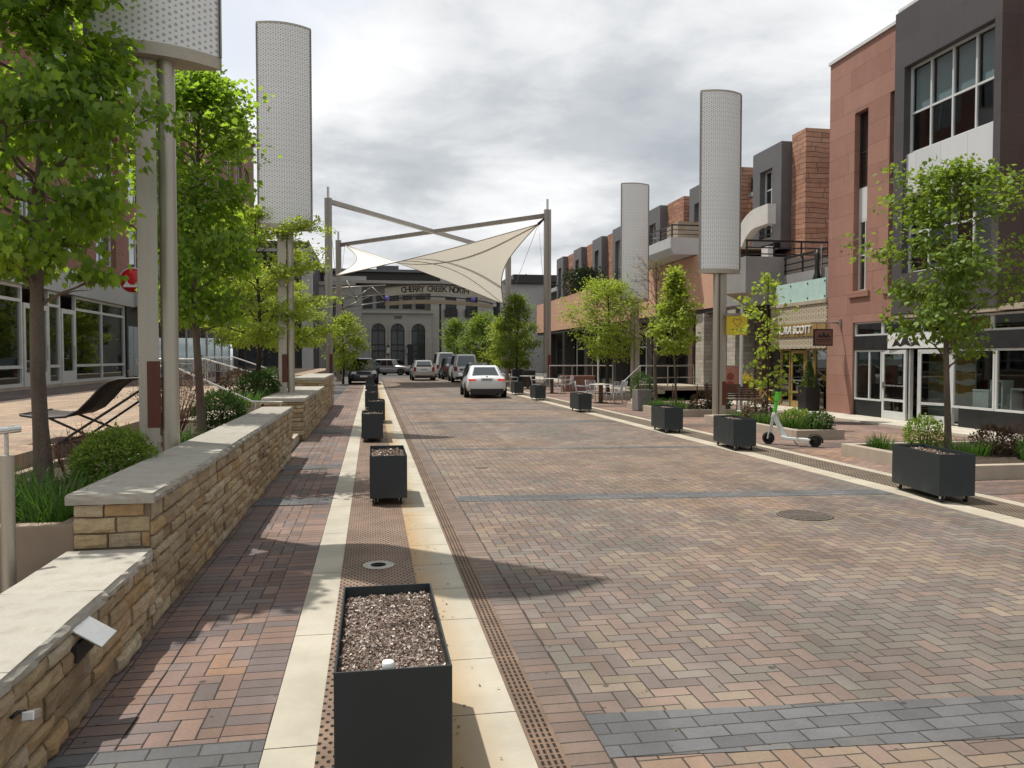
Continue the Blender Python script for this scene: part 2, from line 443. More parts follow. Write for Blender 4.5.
def glass(name, tint=(.55, .62, .6), mirror=.16, clear=.75):
    m = Mat(name)
    tr = m.node('ShaderNodeBsdfTransparent'); tr.inputs[0].default_value = (*tint, 1)
    gl = m.node('ShaderNodeBsdfGlossy'); gl.inputs['Roughness'].default_value = .015; gl.inputs[0].default_value = (.9, .95, .95, 1)
    lw = m.node('ShaderNodeLayerWeight'); lw.inputs[0].default_value = .5; q = S(m.nt, lw.outputs['Facing'])
    f = (q * q * q * q * .75 + .04 + mirror).min(1)
    bp = m.node('ShaderNodeBump'); bp.inputs['Strength'].default_value = .05; bp.inputs['Distance'].default_value = .02
    m.link(m.noise(.9, 1), bp.inputs['Height']); m.link(bp.outputs[0], gl.inputs['Normal'])
    mx = m.node('ShaderNodeMixShader'); m.link(f, mx.inputs[0]); m.link(tr.outputs[0], mx.inputs[1]); m.link(gl.outputs[0], mx.inputs[2])
    m.link(mx.outputs[0], m.out.inputs[0]); return m.m
glass_m = glass('shop_glass', (.5, .56, .55), .035)
glass_dk_m = glass('tinted_window_glass', (.22, .26, .27), .14)
car_glass_m = glass('car_glass', (.10, .12, .12), .10)
pale_glass_m = plain('pale_green_frosted_glass', (.42, .58, .53), .25, .08)

def stone_mat(name, cols, bump=.5, isl=True, scale=7., blot=1.):
    m = Mat(name)
    r = m.island() if isl else m.noise(1.2, 3)
    c = m.ramp(r, [(k / (len(cols) - 1), q) for k, q in enumerate(cols)])
    n1 = m.noise(scale, 6, .68); n2 = m.noise(scale * 7, 4, .7); n3 = m.noise(2.2, 4, .6)
    bands = m.noise(9, 4, .6, stretch=(1, 1, 4))
    c = m.mix(n1.smooth(.42, .78) * (.55 * (.4 + .6 * blot)), c, (.15, .11, .072))
    c = m.mix(bands.smooth(.52, .68) * (.5 * blot), c, (.30, .195, .095))
    c = m.mix(n2 * .25, c, (.10, .078, .055))
    c = m.mix(n3.smooth(.55, .75) * (.35 * (.3 + .7 * blot)), c, (.42, .38, .31))
    m.set(c, .9, 0, .2); m.bump(n1 * .5 + n2 * .5 + m.noise(120, 3, .7) * .25, bump, .025); return m.m
stone_m = stone_mat('buff_sandstone', [(.48, .37, .215), (.36, .255, .14), (.55, .45, .295), (.30, .215, .13), (.52, .405, .245), (.42, .265, .12), (.53, .44, .305), (.25, .175, .10)], .95)
coping_m = stone_mat('grey_buff_coping', [(.38, .365, .32), (.43, .41, .355), (.35, .335, .295), (.44, .41, .35)], .45, blot=.22)
mortar_m = plain('mortar', (.17, .13, .085), .95, .2, 8, bump=.4)
soil_m = Mat('bark_soil')
_r = soil_m.island()
soil_m.set(soil_m.ramp(_r, [(0, (.13, .095, .078)), (.3, (.24, .18, .145)), (.5, (.31, .235, .19)), (.68, (.17, .125, .10)), (.85, (.48, .41, .36)), (1, (.66, .60, .54))], 'LINEAR'), .95, 0, .15)
soil_m = soil_m.m
dirt_m = plain('dark_soil', (.05, .033, .022), .95, .4, 12, bump=.8, bscale=60)
# ------------------------------------------------------------------ stone walls
def stones(mb, o, u, n, L, H, rnd, course=(.07, .125), length=(.18, .58), dep=.042):
    """Split-faced blocks laid in courses over a wall face: o = lower corner, u = along, n = outward."""
    o, u, n = Vector(o), Vector(u), Vector(n); z = 0.; c = 0
    up = Vector((0, 0, 1))
    while z < H - .02:
        h = rnd.uniform(*course)
        if H - z - h < .06: h = H - z
        t = -rnd.uniform(0, .3)
        while t < L:
            l = rnd.uniform(*length); a, b_ = max(t, 0), min(t + l, L); t += l
            if b_ - a < .05: continue
            g = .006; d0 = rnd.uniform(.006, dep); sd_ = rnd.random() * 100
            nu = max(3, int((b_ - a) / .045)); nv = 4
            def P(i, j):
                fu, fv = i / nu, j / nv
                edge = min(fu, 1 - fu) * (b_ - a); edv = min(fv, 1 - fv) * h
                pu = a + g + (b_ - a - 2 * g) * fu; pz = z + g + (h - 2 * g) * fv
                q = o + u * pu + up * pz
                r = mnoise.fractal(q * 7 + Vector((sd_, 0, 0)), .9, 2.1, 4) * .022
                f = min(1, edge / .02) * .5 + min(1, edv / .02) * .5
                dd = d0 * (.35 + .65 * f) + r * f
                if i in (0, nu) or j in (0, nv): dd = min(dd, d0 * .6)
                jt = .006
                return q + n * max(dd, .002) + u * (mnoise.noise(q * 23) * jt * (0 < i < nu or 1)) + up * (mnoise.noise(q * 19 + Vector((5, 5, 5))) * jt)
            vs = [P(i, j) for j in range(nv + 1) for i in range(nu + 1)]
            fs = [(j * (nu + 1) + i, j * (nu + 1) + i + 1, (j + 1) * (nu + 1) + i + 1, (j + 1) * (nu + 1) + i) for j in range(nv) for i in range(nu)]
            ring = [i for i in range(nu + 1)] + [j * (nu + 1) + nu for j in range(1, nv + 1)] + [nv * (nu + 1) + i for i in range(nu - 1, -1, -1)] + [j * (nu + 1) for j in range(nv - 1, 0, -1)]
            k0 = len(vs)
            for q in ring: vs.append(vs[q] - n * ((vs[q] - o).dot(n) + .03))
            k = len(ring)
            fs += [(ring[i], ring[(i + 1) % k], k0 + (i + 1) % k, k0 + i) for i in range(k)]
            mb.add(vs, fs, 0, False)
        z += h; c += 1

def coping_slab(mb, x0, x1, y0, y1, z0, z1, rnd, mi=0):
    """flagstone with a rock-faced edge"""
    nx, ny = 6, max(4, int((y1 - y0) / .07)); s0 = rnd.random() * 50
    def edge(x, y, z):
        q = Vector((x * 9 + s0, y * 9, z * 14)); return mnoise.fractal(q, .8, 2.1, 3)
    top = lambda i, j: (x0 + (x1 - x0) * i / nx, y0 + (y1 - y0) * j / ny)
    vs, fs = [], []
    lay = [z1, z1 - .012, (z0 + z1) / 2, z0]
    outl = [(i, 0) for i in range(nx + 1)] + [(nx, j) for j in range(1, ny + 1)] + [(i, ny) for i in range(nx - 1, -1, -1)] + [(0, j) for j in range(ny - 1, 0, -1)]
    idx = {}
    for j in range(ny + 1):
        for i in range(nx + 1):
            x, y = top(i, j); idx[(i, j)] = len(vs)
            vs.append((x, y, z1 + mnoise.noise(Vector((x * 4 + s0, y * 4, 0))) * .003))
    for j in range(ny):
        for i in range(nx): fs.append((idx[(i, j)], idx[(i + 1, j)], idx[(i + 1, j + 1)], idx[(i, j + 1)]))
    prev = [idx[q] for q in outl]; K = len(outl)
    for L_, z in enumerate(lay[1:]):
        cur = []
        for (i, j) in outl:
            x, y = top(i, j); d = abs(edge(x, y, z)) * .026 + (.0, .010, .004)[L_]
            if i == nx: x += d - .004
            if i == 0: x -= d - .004
            if j == 0: y -= (d - .004) * .7
            if j == ny: y += .0
            cur.append(len(vs)); vs.append((x, y, z))
        fs += [(prev[q], prev[(q + 1) % K], cur[(q + 1) % K], cur[q]) for q in range(K)]
        prev = cur
    fs.append(tuple(prev)); mb.add(vs, fs, mi)

rw = random.Random(5)
sw = thing('stone_wall', 'long stepped buff sandstone wall with grey coping beside the near brick sidewalk', 'wall', (-1.78, 5.6, 0))
b = MB()
stones(b, (-1.45, .6, 0), (0, 1, 0), (1, 0, 0), 4.99, .475, rw)
stones(b, (-1.45, 5.6, 0), (0, 1, 0), (1, 0, 0), 9.3, .84, rw)
stones(b, (-1.92, 5.6, .55), (1, 0, 0), (0, -1, 0), .47, .29, rw, (.085, .11), (.2, .4))
stones(b, (-1.92, 14.9, 0), (1, 0, 0), (0, 1, 0), .47, .84, rw)
b.build('stone_courses', stone_m, sw)
b = MB(); b.box(-1.90, -1.452, .6, 5.6, -.1, .474); b.box(-1.90, -1.452, 5.602, 14.88, -.1, .838); b.build('wall_core', mortar_m, sw)
b = MB()
yy = .6
for L_ in (1.35, 1.5, 1.15, .96): coping_slab(b, -1.95, -1.435, yy + .003, yy + L_ - .003, .478, .545, rw); yy += L_
b.build('lower_coping', coping_m, sw)
b = MB(); yy = 5.56
while yy < 14.9:
    L_ = min(rw.uniform(1.1, 1.6), 14.95 - yy); coping_slab(b, -1.95, -1.425, yy + .003, yy + L_ - .003, .842, .91, rw); yy += L_
b.build('coping', coping_m, sw)
sw2 = thing('stone_wall', 'farther buff sandstone wall with a raised end, beyond the gap with the handrail', 'wall', (-1.8, 17.8, 0))
b = MB()
stones(b, (-1.45, 17.8, 0), (0, 1, 0), (1, 0, 0), 7.2, .84, rw)
stones(b, (-1.45, 25, 0), (0, 1, 0), (1, 0, 0), 6, 1.1, rw, length=(.3, .8))
stones(b, (-2.3, 17.8, 0), (1, 0, 0), (0, -1, 0), .85, .84, rw)
stones(b, (-2.3, 25, .9), (1, 0, 0), (0, -1, 0), .85, .2, rw)
b.build('stone_courses', stone_m, sw2)
b = MB(); b.box(-2.28, -1.452, 17.81, 25, -.1, .838); b.box(-2.28, -1.452, 25.02, 31, -.1, 1.09); b.build('wall_core', mortar_m, sw2)
b = MB()
for ya, yb in ((17.76, 19), (19, 20.3), (20.3, 21.7), (21.7, 23.4), (23.4, 25)): coping_slab(b, -2.33, -1.425, ya + .003, yb - .003, .842, .925, rw)
for ya, yb in ((24.96, 27), (27, 29), (29, 31)): coping_slab(b, -2.33, -1.425, ya + .003, yb - .003, 1.1, 1.19, rw)
b.build('coping', coping_m, sw2)

# wall lights let into the low wall
wl = thing('wall_light', 'tilted stainless hood of the recessed light in the low sandstone wall', 'wall light', (-1.42, 4.55, .42))
b = MB(); b.obox((-1.365, 4.22, .445), (.17, .23, .010), ry=R(33)); b.build('hood', silver_m, wl, bevel=.003)
b = MB(); b.box(-1.44, -1.402, 4.10, 4.34, .33, .415); b.build('recess', darkin_m, wl)
wl = thing('wall_light', 'small loose silver bracket hanging from the low sandstone wall near the camera', 'bracket', (-1.41, 3.72, .33))
b = MB(); b.obox((-1.375, 3.50, .345), (.05, .12, .04), rz=R(8), rx=R(-18)); b.build('cover', silver_m, wl, bevel=.006)
b = MB(); b.tube([(-1.42, 3.42, .37), (-1.40, 3.44, .385), (-1.385, 3.48, .37)], .008, 6); b.build('wire', black_m, wl)
cr = thing('crumpled_wrapper', 'small crumpled blue and silver wrapper lying on the brick sidewalk', 'litter', (-1.18, 3.46, .008))
b = MB(); _rr = random.Random(3)
vs = [( -1.18 + .09 * math.cos(a) * r, 3.46 + .055 * math.sin(a) * r, .01 + _rr.uniform(0, .035)) for r in (.35, .7, 1) for a in [k * math.pi / 5 for k in range(10)]]
fs = [(q * 10 + k, q * 10 + (k + 1) % 10, (q + 1) * 10 + (k + 1) % 10, (q + 1) * 10 + k) for q in range(2) for k in range(10)] + [tuple(range(10))]
b.add(vs, fs)
foil = Mat('blue_foil'); foil.set(foil.ramp(foil.noise(28, 2), [(.4, (.03, .12, .25)), (.5, (.25, .45, .6)), (.6, (.35, .33, .2))]), .3, .4); b.build('foil', foil.m, cr)

# ------------------------------------------------------------------ plaza, beds, steps
b = MB(); b.prism([(-3.42, 5.72), (-3.42, 71), (-10, 71), (-10, 12), (-24, 12), (-24, 5.72)], 'z', -.02, .85); structure(b.build('plaza_pavement', plaza_m))
b = MB(); b.quad((-10.02, 16, .856), (-7.6, 16, .856), (-7.6, 70, .856), (-10.02, 70, .856)); structure(b.build('plaza_shadow_pavement', rband_m))  # building's shadow along the shopfront, put in as a strip of darker paving
b = MB(); b.box(-14, -2.13, Y0, 5.0, -.02, .12); structure(b.build('side_path', plaza_m))
b = MB()
for k in range(4): b.box(-3.4, -1.55 - k * .36, 15.0, 17.7, -.015, .17 * (k + 1))
structure(b.build('garden_steps_ground', bedk_m))
def bed(name, label, x0, x1, y0, y1, h, kmat, soil_h, k=.11, loc=None):
    t = thing(name, label, 'planting bed', ((x0 + x1) / 2, y0, 0))
    b = MB()
    b.box(x0, x1, y0, y0 + k, -.02, h); b.box(x0, x1, y1 - k, y1, -.02, h)
    b.box(x0, x0 + k, y0 + k, y1 - k, -.02, h); b.box(x1 - k, x1, y0 + k, y1 - k, -.02, h)
    b.build('concrete_edge', kmat, t, bevel=.012)
    b = MB(); b.grid(lambda u, v: (x0 + k + (x1 - x0 - 2 * k) * u, y0 + k + (y1 - y0 - 2 * k) * v, soil_h + .05 * mnoise.noise(Vector((u * 9, v * 25, x0))) * (0 < u < 1) * (0 < v < 1)), 14, 40)
    b.build('soil', dirt_m, t); return t
bed('raised_planter', 'tan concrete planting bed behind the near end of the long sandstone wall', -3.4, -1.94, 5.66, 14.9, .70, tanc_m, .64)
bed('raised_planter', 'planting bed behind the farther sandstone wall', -3.4, -2.34, 17.85, 31, .80, tanc_m, .76)
bed('low_bed', 'low concrete edged bed under the leafy maple by the red sandstone shop', 8.55, 12.6, 10.35, 13.5, .21, bedk_m, .16, .16)
bed('low_bed', 'low concrete edged bed behind the white and green scooter', 9.1, 10.25, 16.05, 20.9, .21, bedk_m, .16, .16)
bed('low_bed', 'low concrete edged bed around the narrow bright green tree', 8.9, 11.0, 22.9, 27.2, .21, bedk_m, .16, .16)
bed('low_bed', 'low concrete edged bed around the spreading yellow green tree past the bistro table', 9.4, 11.2, 32.6, 35.4, .21, bedk_m, .16, .16)

# ------------------------------------------------------------------ planter boxes
def planter_box(label, rich):
    """0.45 m wide, 1.2 m long (y), open-topped steel trough on castors; origin on the ground under its centre."""
    t = thing('planter_box', label, 'planter box', (0, 0, 0), 0, 'black planter boxes lining the street')
    W_, L_, zb, zt, th = .225, .575, .085, .605, .008
    b = MB()
    out = [(-W_, -L_), (W_, -L_), (W_, L_), (-W_, L_)]; inn = [(-W_ + th, -L_ + th), (W_ - th, -L_ + th), (W_ - th, L_ - th), (-W_ + th, L_ - th)]
    vs = [(x, y, zb) for x, y in out] + [(x, y, zt) for x, y in out] + [(x, y, zt) for x, y in inn] + [(x, y, zt - .09) for x, y in inn]
    fs = [(3, 2, 1, 0)] + [(r * 4 + i, r * 4 + (i + 1) % 4, r * 4 + 4 + (i + 1) % 4, r * 4 + 4 + i) for r in range(3) for i in range(4)]
    b.add(vs, fs); b.build('trough', slate_m, t, world=False, bevel=.003)
    b = MB(); W2, L2 = W_ - th - .001, L_ - th - .001; nx, ny = (26, 66) if rich else (8, 20)
    hz = lambda x, y: zt - .05 + .024 * mnoise.noise(Vector((x * 5, y * 5, 4))) + .012 * mnoise.fractal(Vector((x * 14, y * 14, 1)), .8, 2.2, 4) - .012 * (abs(x) / W2) ** 4
    b.grid(lambda u, v: ((2 * u - 1) * W2, (2 * v - 1) * L2, hz((2 * u - 1) * W2, (2 * v - 1) * L2)), nx, ny, 1)
    rr = random.Random(4); N = 15000 if rich else 900
    for _ in range(N):
        x, y = rr.uniform(-W2 + .01, W2 - .01), rr.uniform(-L2 + .01, L2 - .01)
        s_ = rr.choice((.003, .004, .005, .006, .010)) * (1 if rich else 2.2); q = Vector((x, y, hz(x, y) + s_ * .3))
        d = [Vector((rr.gauss(0, 1), rr.gauss(0, 1), rr.gauss(0, .6))).normalized() * s_ * rr.uniform(.6, 1.5) for _ in range(4)]
        b.add([q + k for k in d], [(0, 1, 2), (0, 1, 3), (1, 2, 3), (0, 2, 3)])
    b.build('soil', [soil_m, dirt_m], t, world=False)
    for sx in (-1, 1):
        for sy in (-1, 1):
            b = MB(); x, y = sx * .15, sy * .5
            b.lathe([(.004, -.014), (.036, -.014), (.040, -.008), (.040, .008), (.036, .014), (.004, .014)], (x, y, .041), 14, 0, 'x')
            b.bar((x - .021, y, .041), (x - .021, y, .088), .004, .04, 1); b.bar((x + .021, y, .041), (x + .021, y, .088), .004, .04, 1)
            b.build('castor', [rubber_m, silver_m], t, world=False)
    return t
pb = planter_box('black planter box nearest the camera, filled with bare bark soil and a white pipe stub', True)
pb.location = (.075, 3.63, .004)
b = MB(); b.lathe([(.001, .05), (.022, .05), (.022, .10), (.024, .10), (.024, .14), (.021, .145), (.001, .145)], (-.02, -.53, .475), 18); b.build('pipe_stub', white_m, pb, world=False)
pb2 = planter_box('second black planter box from the camera, standing alone on the rusty grate', False)
pb2.location = (.19, 10.35, .004)
for (x, y, rz, lb) in [
    (0.0, 17.7, 0, 'third black planter box of the left row, first of the bunched ones'),
    (.12, 22.6, 0, 'fourth black planter box in the left row, a little right of the one in front'),
    (-.02, 28.4, 0, 'fifth black planter box in the left row, half hidden by nearer boxes'),
    (.02, 35.0, 0, 'sixth black planter box in the left row, showing only its top behind nearer boxes'),
    (-.12, 43.5, 0, 'last black planter box of the left row, just before the dark parked vehicle'),
    (7.17, 9.28, R(-8), 'nearest and largest dark planter box of the right row, by the maple bed'),
    (7.10, 14.9, R(-5), 'dark planter box beside the white and green electric scooter'),
    (7.08, 18.55, R(-4), 'dark planter box before the bed with the narrow bright green tree'),
    (6.86, 25.9, 0, 'dark planter box in front of the first bistro table with white chairs'),
    (6.92, 33.2, 0, 'dark planter box in front of the farther bistro table'),
    (6.95, 38.3, 0, 'dark planter box behind the right rear corner of the white sedan'),
    (6.95, 43.6, 0, 'farthest dark planter box of the right row, beside the white sedan')]:
    dup(pb2, (x, y, .004), rz, lb)

# ------------------------------------------------------------------ manholes
mc = thing('manhole_cover', 'round cast iron drain cover with slots in the brick road', 'manhole cover', (4.85, 8.35, .012))
b = MB(); b.lathe([(.27, .004), (.27, .010), (.30, .010), (.31, .004)], (4.85, 8.35, 0), 32); b.build('rim', plain('cast_iron', (.115, .095, .078), .7, .3, 9, .3), mc)
b = MB(); b.lathe([(.001, .0062), (.268, .0062)], (4.85, 8.35, 0), 32); b.build('pit', darkin_m, mc)
b = MB()
for k in range(-6, 7):
    h = math.sqrt(max(.004, .268 ** 2 - (k * .040) ** 2))
    b.box(4.85 + k * .040 - .013, 4.85 + k * .040 + .013, 8.35 - h, 8.35 + h, .007, .0125)
b.box(4.59, 5.11, 8.33, 8.37, .007, .0132); b.build('grid_bars', bpy.data.materials['cast_iron'], mc)
mc = thing('access_cover', 'small round pale access cover set in the rusty grate beyond the nearest planter box', 'access cover', (.045, 6.95, .01))
b = MB(); b.lathe([(.11, .007), (.11, .014), (.13, .014), (.14, .006)], (.045, 6.95, 0), 28); b.build('ring', plain('pale_metal', (.38, .36, .31), .6, .2, 9), mc)
b = MB(); b.lathe([(.001, .0105), (.109, .0105)], (.045, 6.95, 0), 28)
b.build('lid', plain('worn_lid', (.36, .34, .29), .6, .35, 30), mc)
b = MB(); b.lathe([(.055, .0106), (.055, .013), (.068, .013), (.068, .0106)], (.045, 6.95, 0), 20); b.box(.0, .09, 6.94, 6.96, .0108, .0128); b.build('raised_mark', darkin_m, mc)
mc = thing('valve_cover', 'small dark valve cover in the pinkish paving in the middle of the road', 'valve cover', (1.75, 12.9, .01))
b = MB(); b.lathe([(.001, .009), (.10, .009), (.11, .004)], (1.75, 12.9, 0), 20); b.build('lid', bpy.data.materials['cast_iron'], mc)

# ------------------------------------------------------------------ pylons
def dots():
    m = Mat('dotted_pylon_fabric')
    x, y, z = m.xyz(); a = x * 1.0 + y * .0
    u = x / .058; i = u.floor(); v = z / .064 + i.mod(2) * .5
    fu = (u.fract() - .5) * .058; fv = (v.fract() - .5) * .064
    d = (fu * fu + fv * fv).sqrt()
    big = (i + v.floor()).mod(2).lt(.5); rad = .0125 + big * .005
    dot = (d - rad).smooth(-.003, .003)
    n = m.noise(1.1, 4)
    base = m.mix(n.smooth(.3, .7), (.74, .75, .74), (.79, .795, .78))
    seam = ((z / 1.95).fract()); seam = seam.min(1 - seam) * 1.95
    base = m.mix(seam.smooth(.003, .008) * .6 + .4, (.45, .46, .46), base)
    m.set(m.mix(dot, (.41, .415, .41), base), .85, 0, .1); return m.m
dots_m = dots()
cap_m = plain('pylon_cap_metal', (.40, .36, .29), .5, .1, 4, .3)
def pylon(label, loc, rz, zb, h, mirror=1):
    t = thing('pylon', label, 'pylon', loc, rz, 'tall dotted pylons along the street')
    n = 24; a, d = .65, .2
    arc = [(-a + 2 * a * k / n, -d * (1 - (1 - 2 * k / n) ** 2)) for k in range(n + 1)]
    lens = arc + [(x, -y) for x, y in arc[-2:0:-1]]
    b = MB(); b.prism(lens, 'z', zb, zb + h, 0, True); b.build('dotted_panel', dots_m, t, world=False)
    big = [(x * 1.015, y * 1.03) for x, y in lens]
    b = MB(); b.prism(big, 'z', zb - .13, zb - .002, 0, True); b.build('base_cap', cap_m, t, world=False)
    b = MB(); b.prism(big, 'z', zb + h + .002, zb + h + .05, 0, True); b.build('top_cap', cap_m, t, world=False)
    b = MB(); b.box(-a - .012, -a + .004, -.03, .03, zb, zb + h); b.box(a - .004, a + .012, -.03, .03, zb, zb + h); b.build('edge_trim', mast_m, t, world=False)
    b = MB(); b.tube([(.105 * mirror, 0, -.1), (.105 * mirror, 0, zb - .13)], .088, 18, caps=False); b.build('post', steel_m, t, world=False)
    b = MB(); b.box(-.20, .0, -.06, .06, -.1, zb - .13) if mirror > 0 else b.box(.0, .20, -.06, .06, -.1, zb - .13); b.build('fin', steel_m, t, world=False, bevel=.006)
    x0 = -.12 if mirror > 0 else .08
    b = MB(); b.box(x0, x0 + .13 if mirror > 0 else x0 + .13, -.068, .068, .36, 1.06); b.build('insert', insert_m, t, world=False)
    b = MB(); b.box(-.34, .34, -.26, .26, -.12, .06); b.build('footing', bedk_m, t, world=False, bevel=.01)
    return t
pylon('tall dotted pylon rising out of the frame beside the near maple', (-2.22, 9.0, .70), R(14), 4.33, 5.3)
pylon('tall dotted pylon behind the narrow dark green tree on the left', (-2.1, 20.7, .82), R(10), 4.28, 4.85)
pylon('tall dotted pylon with the yellow sign on the right sidewalk', (10.08, 22.2, .03), R(4), 4.36, 5.1, -1)
pylon('tall dotted pylon farther off behind the leafless tree on the right', (11.45, 34.0, .03), R(4), 4.36, 5.0, -1)

# ------------------------------------------------------------------ metal post, handrails, lounge
mp_ = thing('rail_post', 'round stainless post with a small cap rail at the left edge', 'post', (-2.2, 5.35, .12))
b = MB(); b.tube([(-2.21, 5.35, .1), (-2.21, 5.35, 1.2)], .04, 20); b.build('post', steel_m, mp_)
b = MB(); b.tube([(-2.21, 5.35, 1.2), (-2.21, 5.35, 1.33)], .012, 10); b.build('stem', silver_m, mp_)
b = MB(); b.tube([(-2.5, 5.1, 1.335), (-2.21, 5.35, 1.355), (-2.15, 5.40, 1.36)], .024, 12); b.build('cap_rail', silver_m, mp_)
def handrail(label, pts, posts, r=.02):
    t = thing('handrail', label, 'handrail', pts[0], 0)
    b = MB(); b.tube(pts, r, 10); b.build('rail', silver_m, t)
    for p, z0 in posts:
        b = MB(); b.tube([(p[0], p[1], z0), p], r * .85, 8); b.build('post', silver_m, t)
    return t
handrail('silver handrail sloping down over the end of the long sandstone wall', [(-4.0, 15.3, 1.66), (-3.5, 15.3, 1.62), (-2.15, 15.2, .99), (-1.62, 15.2, .975)], [((-3.45, 15.3, 1.6), .6), ((-2.1, 15.2, .985), .2), ((-1.66, 15.2, .975), .0)])
handrail('upper silver stair handrail beside the plaza tables', [(-6.6, 25.6, 1.75), (-5.0, 25.6, 1.75), (-3.2, 25.6, 1.2), (-2.9, 25.6, 1.2)], [((-5.9, 25.6, 1.75), .85), ((-5.0, 25.6, 1.75), .85), ((-3.25, 25.6, 1.2), .8)], .024)
handrail('second silver stair handrail behind the upper one', [(-5.6, 28.4, 1.8), (-4.6, 28.4, 1.8), (-2.9, 28.4, 1.2)], [((-4.65, 28.4, 1.8), .85), ((-3.4, 28.4, 1.37), .8)], .024)

lg = thing('lounge_chair', 'dark brown curved mesh lounge seat on splayed legs behind the near tree', 'lounge chair', (-3.95, 10.2, .85), R(0))
prof = [(-.95, .44), (-.80, .415), (-.55, .40), (-.33, .41), (-.15, .50), (.02, .68), (.16, .85), (.27, .93), (.42, .975), (.62, .985), (.85, .985), (1.02, .97)]
mesh_m = Mat('dark_brown_mesh'); mesh_m.set(mesh_m.mix(mesh_m.noise(60, 2), (.018, .013, .012), (.04, .028, .024)), .7); mesh_m = mesh_m.m
b = MB()
def sl_(q, k):
    return [(p[0] + (0, 0)[0], q, p[1] + k) for p in prof]
A_, B_ = sl_(-.55, 0), sl_(.55, .0); A2, B2 = sl_(-.55, -.022), sl_(.55, -.022)
N = len(prof); vs = A_ + B_ + A2 + B2
fs = [(i, i + 1, N + i + 1, N + i) for i in range(N - 1)] + [(2 * N + i, 2 * N + i + 1, 3 * N + i + 1, 3 * N + i) for i in range(N - 1)] + [(i, i + 1, 2 * N + i + 1, 2 * N + i) for i in range(N - 1)] + [(N + i, N + i + 1, 3 * N + i + 1, 3 * N + i) for i in range(N - 1)] + [(0, N, 3 * N, 2 * N), (N - 1, 2 * N - 1, 4 * N - 1, 3 * N - 1)]
b.add(vs, fs, 0, True); b.build('sling', mesh_m, lg, world=False)
b = MB()
for s_ in (-.55, .55): b.tube([(p[0], s_, p[1] - .01) for p in prof], .02, 8)
b.tube([(prof[0][0], -.55, prof[0][1]), (prof[0][0], .55, prof[0][1])], .02, 8); b.tube([(prof[-1][0], -.55, prof[-1][1]), (prof[-1][0], .55, prof[-1][1])], .02, 8)
b.build('frame', dkframe_m, lg, world=False)
for (a, c) in [((-.62, -.5, .40), (.12, -.6, .05)), ((-.62, .5, .40), (.12, .6, .05)), ((.95, -.5, .96), (-.42, -.6, .0)), ((.95, .5, .96), (-.42, .6, .0))]:
    b = MB(); b.tube([a, c], .02, 8); b.build('leg', dkframe_m, lg, world=False)
lgb = [(-.42, -.6, .015), (.62, -.6, .015), (.62, .6, .015), (-.42, .6, .015), (-.42, -.6, .015)]
b = MB(); b.tube(lgb, .018, 8); b.build('base_frame', dkframe_m, lg, world=False)
lg.location = (-3.10, 10.0, .85); lg.scale = (.74, .8, .73)
# ------------------------------------------------------------------ foliage
def leaf_mat(name, lo, hi, back, trans=.4):
    m = Mat(name); m.nt.nodes.remove(m.b)
    r = m.island(); n = m.noise(1.3, 3)
    c = m.mix((r * .75 + n * .5 - .15).max(0).min(1), lo, hi)
    df = m.node('ShaderNodeBsdfDiffuse'); m.link(c, df.inputs[0])
    tr = m.node('ShaderNodeBsdfTranslucent'); m.link(m.mix(.75, c, back), tr.inputs[0])
    gl = m.node('ShaderNodeBsdfGlossy'); gl.inputs['Roughness'].default_value = .5; gl.inputs[0].default_value = (.8, .85, .8, 1)
    m1 = m.node('ShaderNodeMixShader'); m1.inputs[0].default_value = trans; m.link(df.outputs[0], m1.inputs[1]); m.link(tr.outputs[0], m1.inputs[2])
    m2 = m.node('ShaderNodeMixShader'); m2.inputs[0].default_value = .022; m.link(m1.outputs[0], m2.inputs[1]); m.link(gl.outputs[0], m2.inputs[2])
    m.link(m2.outputs[0], m.out.inputs[0]); return m.m
maple_m = leaf_mat('maple_leaves', (.028, .066, .012), (.13, .225, .03), (.45, .68, .045), .56)
dark_m = leaf_mat('dark_leaves', (.022, .050, .013), (.060, .115, .022), (.12, .22, .025), .3)
lime_m = leaf_mat('lime_leaves', (.16, .23, .032), (.31, .39, .058), (.50, .60, .06), .48)
fresh_m = leaf_mat('fresh_leaves', (.070, .125, .020), (.175, .26, .038), (.34, .46, .045), .46)
olive_m = leaf_mat('olive_leaves', (.12, .135, .028), (.21, .22, .05), (.3, .33, .05), .4)
grass_m = leaf_mat('blade_leaves', (.030, .075, .016), (.085, .17, .03), (.15, .3, .03), .3)
redleaf_m = leaf_mat('bronze_leaves', (.060, .040, .026), (.13, .085, .045), (.2, .11, .05), .3)
bark_m = plain('grey_brown_bark', (.115, .088, .066), .9, .35, 6, bump=.8, bscale=45, stretch=(1, 1, .25))
darkbark_m = plain('dark_bark', (.040, .032, .026), .9, .3, 6, bump=.7, bscale=40, stretch=(1, 1, .3))
twig_m = plain('reddish_twigs', (.15, .062, .042), .8, .3, 8)

